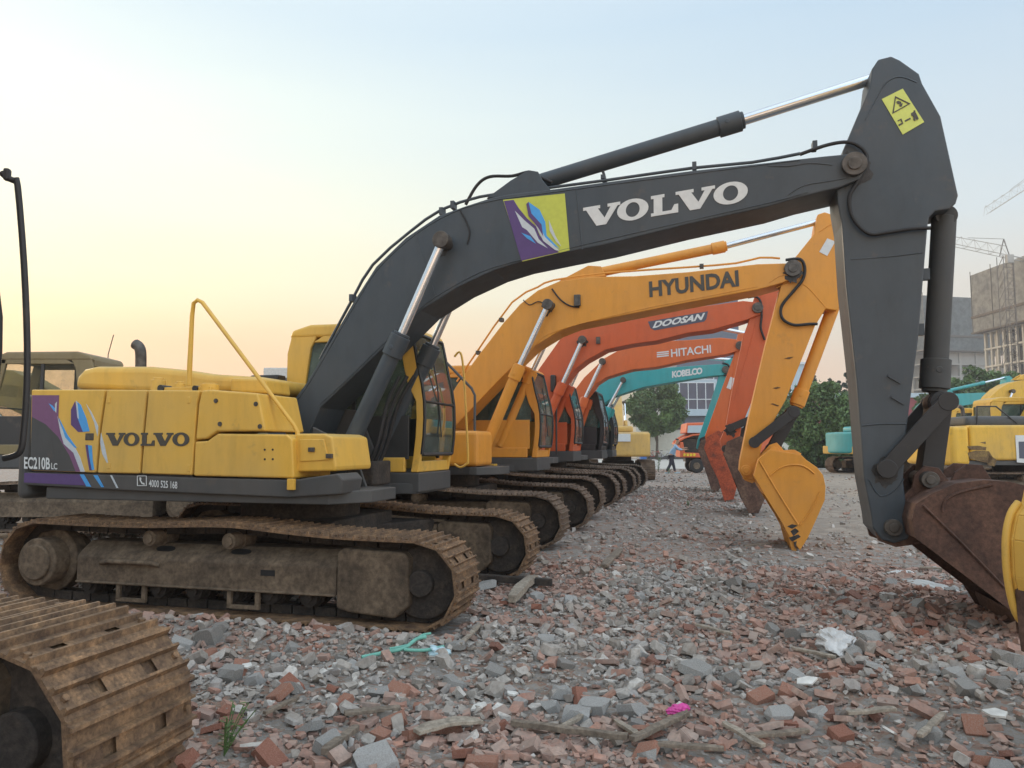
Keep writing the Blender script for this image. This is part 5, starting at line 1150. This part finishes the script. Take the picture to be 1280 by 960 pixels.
def bicycle(x, y, c, lab):
    r = empty('bicycle', (x, y, .2), .15); tag(r, lab, 'bicycle', 'bicycles before the cream wall')
    for wx in (-.52, .52):
        b = MB(); b.tube([(wx+.33*math.cos(t), 0, .34+.33*math.sin(t)) for t in [i*2*math.pi/20 for i in range(21)]], .022, 6)
        for i in range(8): t = i*math.pi/8; b.tube([(wx-.32*math.cos(t), 0, .34-.32*math.sin(t)), (wx+.32*math.cos(t), 0, .34+.32*math.sin(t))], .004, 4)
        b.build('wheel', RUBBER, r)
    b = MB()
    for a, q in [((-.52, .34), (-.12, .32)), ((-.52, .34), (-.2, .78)), ((-.12, .32), (-.24, .88)), ((-.12, .32), (.36, .72)), ((-.2, .78), (.36, .8)), ((.52, .34), (.34, .95))]: b.tube([(a[0], 0, a[1]), (q[0], 0, q[1])], .02, 6)
    b.build('frame', plain('bike'+lab[:4], c, .4), r); MB().box(-.36, -.12, -.07, .07, .88, .93).build('saddle', BLACK, r, bevel=.02); MB().tube([(.34, -.28, 1.0), (.34, 0, .95), (.34, .28, 1.0)], .015, 6).build('handlebar', STEEL, r)
    MB().box(-.75, -.35, -.1, .1, .72, .76).build('rack', STEEL, r)
bicycle(gx(818, 72), 72, (.4, .05, .04), 'red bicycle leaning at the cream wall, left one'); bicycle(gx(829, 71), 71, (.5, .5, .52), 'white bicycle before the cream wall, nearer the person')
# low pale roof and red strip
S_ = empty('low_shed', (0, 0, 0)); tag(S_, 'long low shed with pale roof and red wall behind the bushes', 'shed')
MB().box(gx(1035, 95), gx(1175, 95), 95, 105, 0, zz(497, 95)).build('wall', plain('shed_red', (.26, .05, .06), .7), S_); MB().box(gx(1033, 95), gx(1177, 95), 94.6, 105.4, zz(497, 95), zz(491.5, 95)).build('roof', PALEB, S_)
# buildings under construction
NET1 = rusty('scaffold_net', (.21, .195, .165), (.26, .24, .20), (.30, .28, .235), .12, .9, .1); NET2 = rusty('scaffold_net_green', (.095, .11, .11), (.125, .14, .14), (.16, .175, .17), .12, .9, .1)
CONC = plain('raw_concrete', (.36, .35, .32), .9, 0, .12, .4); CONCP = plain('pale_concrete_frame', (.50, .46, .38), .9, 0, .1, .4)
def tower(label, X0, Y0, rz, LX, LY, z0n, z1n, net, conc, nx, ny, nf, over=1.2, cw=.35):
    r = empty('unfinished_building', (X0, Y0, 0), rz); tag(r, label, 'building', 'unfinished concrete buildings')
    fh = z0n/nf
    for k in range(1, nf+1): MB().box(0, LX, 0, LY, k*fh-.35, k*fh).build('floor_slab', conc, r)
    for i in range(nx+1):
        for j in range(ny+1):
            if 0 < i < nx and 0 < j < ny: continue
            cx, cy = .3+(LX-.6)*i/nx, .3+(LY-.6)*j/ny; MB().box(cx-cw, cx+cw, cy-cw, cy+cw, 0, z0n-.36).build('column', conc, r)
    MB().box(2.5, LX-2.5, 2.5, LY-2.5, 0, z0n-.4).build('core_wall', DARKD if conc is CONCP else CONC, r)
    if conc is CONC:
        for k in range(nf):
            for i in range(nx):
                if (i+k*2) % 5 < 3: a_ = .3+(LX-.6)*i/nx+cw; MB().box(a_, a_+(LX-.6)/nx-2*cw, .25, .5, k*fh, (k+1)*fh-.36).build('infill_wall', CONC, r)
    b = MB(); b.box(-over, LX+over, -over, LY+over, z0n, z1n); nb_ = b.build('scaffold_netting', net, r)
    b = MB()
    b.box(-over-.3, LX+over+.3, -over-.3, LY+over+.3, z0n-.3, z0n-.01); b.box(-over-.2, LX+over+.2, -over-.2, LY+over+.2, z0n+(z1n-z0n)*.28-.5, z0n+(z1n-z0n)*.28); b.build('netting_band', STEEL if net is NET2 else DIRT, nb_)
    b = MB()
    for k in range(9): q = -over+(LY+2*over)*k/8; b.box(-over-.1, -over, q-.06, q+.06, z0n, z1n+.8)
    b.build('scaffold_pole', STEEL, nb_)
    return r
t1 = tower('nearer unfinished building with beige netting above a grid of pale columns', 95.2, 100, 0, 26, 49, 24.6, 36.4, NET1, CONCP, 12, 26, 7, cw=.22)
MB().box(-1.5, -1.21, 30, 32, 33, 34.5).build('netting_opening', BLACK, t1)
t2 = tower('farther unfinished building with grey-green netting and open concrete floors', 107.5, 192, math.radians(12), 26, 20, 26.5, 40.6, NET2, CONC, 5, 4, 8)
t3 = tower('beige netted building end seen between the grey arm and its cylinder', 104, 205, math.radians(8), 5.5, 14, 27, 42.0, NET1, CONCP, 3, 3, 8, .4)
# tower cranes
def crane(label, px, jtip, jroot, Y, mast_h, flip=1):
    A = Vector((gx(jroot[0], Y), Y, zz(jroot[1], Y))); Bq = Vector((gx(jtip[0], Y), Y, zz(jtip[1], Y))); d = (Bq-A); L = d.length; d.normalize(); up = Vector((0, 0, 1)); up = (up-d*up.dot(d)).normalized(); s = d.cross(up)
    r = empty('tower_crane', (A.x, A.y, 0)); tag(r, label, 'tower crane', 'tower cranes'); O = Vector((A.x, A.y, 0)); st = plain('crane_steel', (.42, .40, .36), .6)
    b = MB(); h = 1.9; n = int(L/2.2)
    for o_ in (s*.8, -s*.8, up*h): b.tube([A+o_-O, A+d*L*.97+o_*(.8)-O], .065, 5)
    for i in range(n):
        p0, p1 = A+d*L*i/n, A+d*L*(i+1)/n; m_ = (p0+p1)/2+up*h
        for sd in (.8, -.8): b.tube([p0+s*sd-O, m_-O], .028, 4); b.tube([m_-O, p1+s*sd-O], .028, 4)
        b.tube([p0+s*.8-O, p0-s*.8-O], .04, 4)
    for sd in (s*.8, -s*.8): b.tube([A+d*0-O+sd, A-d*12-O+sd], .12, 5)
    b.build('jib', st, r)
    b = MB(); w = .9; zt = A.z+3.2
    for sx in (-w, w):
        for sy in (-w, w): b.tube([(sx, sy, 0), (sx, sy, A.z)], .07, 5)
    k = 0; z = 0
    while z < A.z-2: b.tube([(-w, -w, z), (w, -w, z+2)], .06, 4); b.tube([(-w, w, z), (-w, -w, z+2)], .06, 4); b.tube([(w, -w, z), (w, w, z+2)], .06, 4); b.tube([(-w, -w, z), (w, -w, z)], .06, 4); z += 2
    b.tube([(-w, 0, A.z), (0, 0, zt)], .1, 5); b.tube([(w, 0, A.z), (0, 0, zt)], .1, 5); b.tube([(0, 0, zt), A+d*L*.6+up*h-O], .05, 4)
    b.build('mast', plain('mast_steel', (.16, .14, .12), .6), r); MB().box(-.6, .6, -1.6, -.9, A.z-1.6, A.z-.1).build('operator_cab', st, r)
crane('tower crane with level jib reaching left over the unfinished buildings', 1190, (1186,298.5), (1267,316.5), 134, 0)
crane('tower crane with jib tip sloping down into the right edge of the sky', 1247, (1246,263), (1345,200), 170, 0)
# stacked site cabins far left
b = MB(); Yc = 40; x0 = gx(327.5, Yc); x1 = x0+2.4
r = empty('site_cabin_stack', (0, 0, 0)); tag(r, 'white stacked site cabins seen beside the yellow cab', 'site cabin')
for k in range(2): MB().box(x0, x1, Yc, Yc+6, .2+k*2.8, 2.95+k*2.8).build('cabin_wall', plain('cabin_white', (.5, .5, .47), .6), r, bevel=.05); MB().box(x0+.9, x0+1.5, Yc-.03, Yc, 2.0+k*2.8, 2.4+k*2.8).build('vent', GREYD, r)
# ------------------------------------------------------------------ orange lorry with tipped bonnet
tr = empty('lorry', (gx(872, 37.5), 38.5, .18), R_(-6)); tag(tr, 'orange lorry with its bonnet tipped open before the person', 'lorry')
LOR = paint('lorry_orange', (.68, .13, .04), .4, .15)
sc_ = 37.5/930
def lx(px): return (px-872)*sc_
def lz(py): return (590.3-py)*sc_
MB().prism([(lx(859), lz(541)), (lx(861), lz(528)), (lx(905), lz(527)), (lx(910), lz(541))], -1.0, 1.3).build('cab_roof', LOR, tr, bevel=.06)
MB().prism([(lx(886), lz(566)), (lx(886), lz(541)), (lx(910), lz(541)), (lx(912), lz(560))], -.9, 1.2).build('cab', LOR, tr, bevel=.04)
MB().prism([(lx(861.5), lz(540.5)), (lx(862.5), lz(531.5)), (lx(886), lz(531)), (lx(886), lz(540.5))], -1.03, -1.0).build('side_window', PALEB, tr)
MB().tube([(lx(847), -.2, lz(553)), (lx(855), -.2, lz(547)), (lx(865), -.2, lz(543)), (lx(880), -.2, lz(541.5))], .09, 8, smooth=3).build('bonnet', LOR, tr)
MB().prism([(lx(847), lz(555)), (lx(849), lz(550.5)), (lx(858), lz(545.5)), (lx(868), lz(542.3)), (lx(882), lz(541)), (lx(882), lz(543)), (lx(868), lz(544.5)), (lx(858), lz(548)), (lx(850), lz(553))], -1.05, .9).build('bonnet', LOR, tr, bevel=.02)
b = MB(); b.box(lx(855), lx(885), -.95, .8, lz(566), lz(548)); b.box(lx(860), lx(885), -.9, .7, lz(548), lz(543)); b.build('engine', DARKD, tr, bevel=.08)
MB().prism([(lx(852), lz(571)), (lx(852), lz(552)), (lx(856), lz(552)), (lx(858), lz(565)), (lx(885), lz(566)), (lx(885), lz(571.5))], -1.05, .9).build('bumper', LOR, tr, bevel=.03)
b = MB()
for k in range(4): 
    x = lx(856+k*4); b.box(x, x+.10, -1.08, -1.05, lz(569.5), lz(566.2)); b.box(x, x+.13, -1.081, -1.05, lz(568.2), lz(567.6))
b.build('lettering', plain('sign_yellow', (.8, .62, .03), .5), tr)
for x in (lx(872), lx(940)):
    for y in (-.95, .75):
        b = MB(); b.cyl((x, y-.14, .36), (x, y+.14, .36), .36, n=28); w = b.build('wheel', RUBBER, tr, bevel=.05, smooth=50); MB().cyl((x, y-.15, .36), (x, y+.15, .36), .17, n=16).build('rim', DIRT, w)
b = MB(); b.box(lx(860), lx(960), -.5, .4, .55, .75); b.build('chassis', BLACK, tr); MB().box(lx(915), lx(975), -1.1, 1.2, .8, 2.0).build('load_bed', LOR, tr, bevel=.04)
# ------------------------------------------------------------------ person reaching towards the engine
def skin_body(name, verts, edges, mat, parent=None, root=0):
    me = bpy.data.meshes.new(name); me.from_pydata([v[0] for v in verts], edges, []); o = bpy.data.objects.new(name, me); col.objects.link(o)
    m_ = o.modifiers.new('skin', 'SKIN'); m_.use_smooth_shade = True
    for i, v in enumerate(verts): me.skin_vertices[0].data[i].radius = (v[1], v[1])
    me.skin_vertices[0].data[root].use_root = True
    s = o.modifiers.new('sub', 'SUBSURF'); s.levels = 2; s.render_levels = 2
    dg = bpy.context.evaluated_depsgraph_get(); m2 = bpy.data.meshes.new_from_object(o.evaluated_get(dg)); bpy.data.objects.remove(o)
    o = bpy.data.objects.new(name, m2); m2.materials.clear(); m2.materials.append(mat); col.objects.link(o)
    for p_ in m2.polygons: p_.use_smooth = True
    if parent: o.parent = parent
    return o
px_, py_, pz_ = gpt(838, 588); SK = plain('skin', (.36, .21, .14), .6, 0, .1); 
person = empty('person', (gx(838, 37.2), 37.2, float(ground(gx(838, 37.2), 37.2))-.02), 0); tag(person, 'person in light blue shirt and dark trousers leaning to the open lorry engine', 'person')
# stride along x, leaning to +x
hip = (0, 0, .92); ch = (.16, 0, 1.28); nk = (.26, 0, 1.46); hd_ = (.34, 0, 1.60)
bv = [(hip, .09), (ch, .15), (nk, .06), (hd_, .095), ((.37, 0, 1.70), .085), ((-.01, -.1, .86), .10), ((-.06, -.11, .48), .068), ((-.30, -.11, .09), .045), ((-.20, -.11, .04), .04), ((.02, .1, .86), .10), ((.12, .11, .48), .068), ((.22, .11, .08), .045), ((.35, .11, .04), .04),
      ((.20, -.2, 1.36), .06), ((.40, -.24, 1.17), .045), ((.66, -.18, 1.20), .034), ((.74, -.17, 1.22), .03), ((.20, .2, 1.36), .06), ((.44, .22, 1.2), .045), ((.70, .15, 1.28), .034), ((.78, .14, 1.30), .03)]
be = [(0, 1), (1, 2), (2, 3), (3, 4), (0, 5), (5, 6), (6, 7), (7, 8), (0, 9), (9, 10), (10, 11), (11, 12), (1, 13), (13, 14), (14, 15), (15, 16), (1, 17), (17, 18), (18, 19), (19, 20)]
bb_ = len(bv)
for side, w in ((-1, 16), (1, 20)):
    h0 = bv[w][0]
    for k in range(4):
        i0 = len(bv); a_ = (h0[0]+.05, h0[1]+(k-1.5)*.018, h0[2]+.005); c_ = (h0[0]+.10-.008*abs(k-1.5), h0[1]+(k-1.5)*.022, h0[2]-.01); bv += [(a_, .010), (c_, .008)]; be += [(w, i0), (i0, i0+1)]
    i0 = len(bv); bv += [((h0[0]+.03, h0[1]-side*.04, h0[2]+.01), .010)]; be += [(w, i0)]
skin_body('body', bv, be, SK, person)
skin_body('shirt', [((-.01, 0, .86), .15), ((.16, 0, 1.28), .17), ((.24, 0, 1.43), .085), ((.19, -.2, 1.36), .082), ((.36, -.235, 1.2), .062), ((.52, -.21, 1.185), .05), ((.19, .2, 1.36), .082), ((.40, .22, 1.215), .062), ((.56, .18, 1.24), .05)], [(0, 1), (1, 2), (1, 3), (3, 4), (4, 5), (1, 6), (6, 7), (7, 8)], plain('shirt_blue', (.26, .40, .56), .8, 0, .1), person)
skin_body('trousers', [((0, 0, .95), .15), ((-.01, -.1, .84), .115), ((-.06, -.11, .48), .085), ((-.28, -.11, .12), .06), ((.02, .1, .84), .115), ((.12, .11, .48), .085), ((.21, .11, .12), .06)], [(0, 1), (1, 2), (2, 3), (0, 4), (4, 5), (5, 6)], plain('trousers_dark', (.035, .035, .05), .85), person)
skin_body('hair', [((.30, 0, 1.66), .11), ((.33, 0, 1.755), .11)], [(0, 1)], plain('hair_black', (.012, .01, .01), .7), person)
b = MB()
for q in ((-.24, -.11), (.30, .11)): b.box(q[0]-.1, q[0]+.15, q[1]-.05, q[1]+.05, 0, .09)
b2 = MB(); b2.box(-.36, -.10, -.16, -.06, 0, .09); b2.build('shoe', plain('shoe_white', (.35, .45, .5), .7), person, bevel=.03); b2 = MB(); b2.box(.16, .44, .06, .16, 0, .09); b2.build('shoe', plain('shoe_white', (.35, .45, .5), .7), person, bevel=.03)
# ------------------------------------------------------------------ sky, sun, haze
SUN_AZ, SUN_EL = math.radians(-42), math.radians(13)       # azimuth from +Y, negative = left of the view
w = bpy.data.worlds.new('World'); sc.world = w; w.use_nodes = True; nt = w.node_tree; nt.nodes.clear()
out = nt.nodes.new('ShaderNodeOutputWorld'); bg = nt.nodes.new('ShaderNodeBackground'); nt.links.new(bg.outputs[0], out.inputs[0])
sky = nt.nodes.new('ShaderNodeTexSky'); sky.sky_type = 'NISHITA'; sky.sun_disc = False; sky.sun_elevation = SUN_EL; sky.sun_rotation = SUN_AZ; sky.dust_density = 3; sky.air_density = 1.2
tc = nt.nodes.new('ShaderNodeTexCoord'); sep0 = nt.nodes.new('ShaderNodeSeparateXYZ'); nt.links.new(tc.outputs['Generated'], sep0.inputs[0])
mp_ = nt.nodes.new('ShaderNodeMapping'); mp_.inputs['Scale'].default_value = (1.2, 1.2, 9); nt.links.new(tc.outputs['Generated'], mp_.inputs[0])
ns_ = nt.nodes.new('ShaderNodeTexNoise'); ns_.inputs['Scale'].default_value = 1.6; ns_.inputs['Detail'].default_value = 5; nt.links.new(mp_.outputs[0], ns_.inputs['Vector'])
cl_ = nt.nodes.new('ShaderNodeMath'); cl_.operation = 'MULTIPLY_ADD'; cl_.inputs[1].default_value = .07; cl_.inputs[2].default_value = -.035; nt.links.new(ns_.outputs[0], cl_.inputs[0])
az_ = nt.nodes.new('ShaderNodeMath'); az_.operation = 'ADD'; nt.links.new(cl_.outputs[0], az_.inputs[0]); nt.links.new(sep0.outputs[2], az_.inputs[1])
sep = nt.nodes.new('ShaderNodeCombineXYZ'); nt.links.new(sep0.outputs[0], sep.inputs[0]); nt.links.new(sep0.outputs[1], sep.inputs[1]); nt.links.new(az_.outputs[0], sep.inputs[2])
sep_c = sep; sep = nt.nodes.new('ShaderNodeSeparateXYZ'); nt.links.new(sep_c.outputs[0], sep.inputs[0])
def mnode(op, a, c=None):
    m = nt.nodes.new('ShaderNodeMath'); m.operation = op
    for i, v in enumerate((a, c)):
        if v is None: continue
        if isinstance(v, (int, float)): m.inputs[i].default_value = v
        else: nt.links.new(v, m.inputs[i])
    return m.outputs[0]
at_ = mnode('ARCTAN2', sep.outputs[0], sep.outputs[1])          # azimuth from +Y, right positive
d_ = mnode('ABSOLUTE', mnode('SUBTRACT', at_, SUN_AZ)); d2 = mnode('MINIMUM', d_, mnode('SUBTRACT', 2*math.pi, d_))
f_ = nt.nodes.new('ShaderNodeMapRange'); f_.interpolation_type = 'SMOOTHSTEP'; f_.inputs[1].default_value = math.radians(5); f_.inputs[2].default_value = math.radians(92); nt.links.new(d2, f_.inputs[0])
def sramp(stops): 
    return ramp(nt, sep.outputs[2], [(p_, srgb(*c)) for p_, c in stops])
warm = sramp([(0, (250, 182, 142)), (.06, (252, 190, 146)), (.115, (252, 203, 148)), (.155, (250, 222, 166)), (.21, (248, 238, 196)), (.30, (238, 240, 216)), (.40, (222, 234, 228)), (.50, (202, 220, 228)), (.62, (206, 222, 232)), (1, (214, 222, 230))])
cool = sramp([(0, (222, 188, 160)), (.07, (220, 198, 176)), (.14, (212, 206, 196)), (.28, (196, 209, 217)), (.5, (168, 194, 216)), (.65, (190, 206, 222)), (1, (214, 222, 230))])  # zenith above the frame raised to add light on the ground
g_ = mixc(nt, f_.outputs[0], warm.outputs[0], cool.outputs[0])
s_ = nt.nodes.new('ShaderNodeVectorMath'); s_.operation = 'SCALE'; s_.inputs['Scale'].default_value = .006; nt.links.new(sky.outputs[0], s_.inputs[0])
a_ = nt.nodes.new('ShaderNodeVectorMath'); a_.operation = 'ADD'; nt.links.new(g_, a_.inputs[0]); nt.links.new(s_.outputs[0], a_.inputs[1])
back_boost = nt.nodes.new('ShaderNodeMapRange'); back_boost.interpolation_type = 'SMOOTHSTEP'; back_boost.inputs[1].default_value = math.radians(85); back_boost.inputs[2].default_value = math.radians(150); back_boost.inputs[3].default_value = 1.0; back_boost.inputs[4].default_value = 2.3; nt.links.new(d2, back_boost.inputs[0])  # added boost: unseen sky behind the camera brightened to lift the ground
b2_ = nt.nodes.new('ShaderNodeVectorMath'); b2_.operation = 'SCALE'; nt.links.new(a_.outputs[0], b2_.inputs[0]); nt.links.new(back_boost.outputs[0], b2_.inputs['Scale'])
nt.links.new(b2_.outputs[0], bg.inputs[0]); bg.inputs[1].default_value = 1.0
sl = bpy.data.lights.new('sun', 'SUN'); so = bpy.data.objects.new('sun', sl); col.objects.link(so); sl.energy = 1.7; sl.angle = math.radians(12); sl.color = (1, .80, .58)
dv = Vector((math.sin(SUN_AZ)*math.cos(SUN_EL), math.cos(SUN_AZ)*math.cos(SUN_EL), math.sin(SUN_EL))); so.rotation_euler = dv.to_track_quat('Z', 'Y').to_euler()
if HAZE:
    hz = MB().box(-260, 300, -60, 420, -2, 75).build('haze', MATS.setdefault('haze', bpy.data.materials.new('haze'))); tag(hz, kind='stuff')
    m = MATS['haze']; m.use_nodes = True; n_ = m.node_tree; n_.nodes.clear(); o_ = n_.nodes.new('ShaderNodeOutputMaterial'); v_ = n_.nodes.new('ShaderNodeVolumePrincipled'); v_.inputs['Density'].default_value = HAZE; v_.inputs['Color'].default_value = (.9, .9, .92, 1); v_.inputs['Anisotropy'].default_value = .3
    n_.links.new(v_.outputs[0], o_.inputs['Volume'])
sc.view_settings.view_transform = 'Standard'; sc.view_settings.look = 'None'; sc.view_settings.exposure = 0.34; sc.view_settings.gamma = 1.0; sc.view_settings.use_curve_mapping = False
sc.render.engine = 'CYCLES'; sc.cycles.use_denoising = True; sc.cycles.max_bounces = 6; sc.cycles.volume_bounces = 0; sc.cycles.transparent_max_bounces = 12
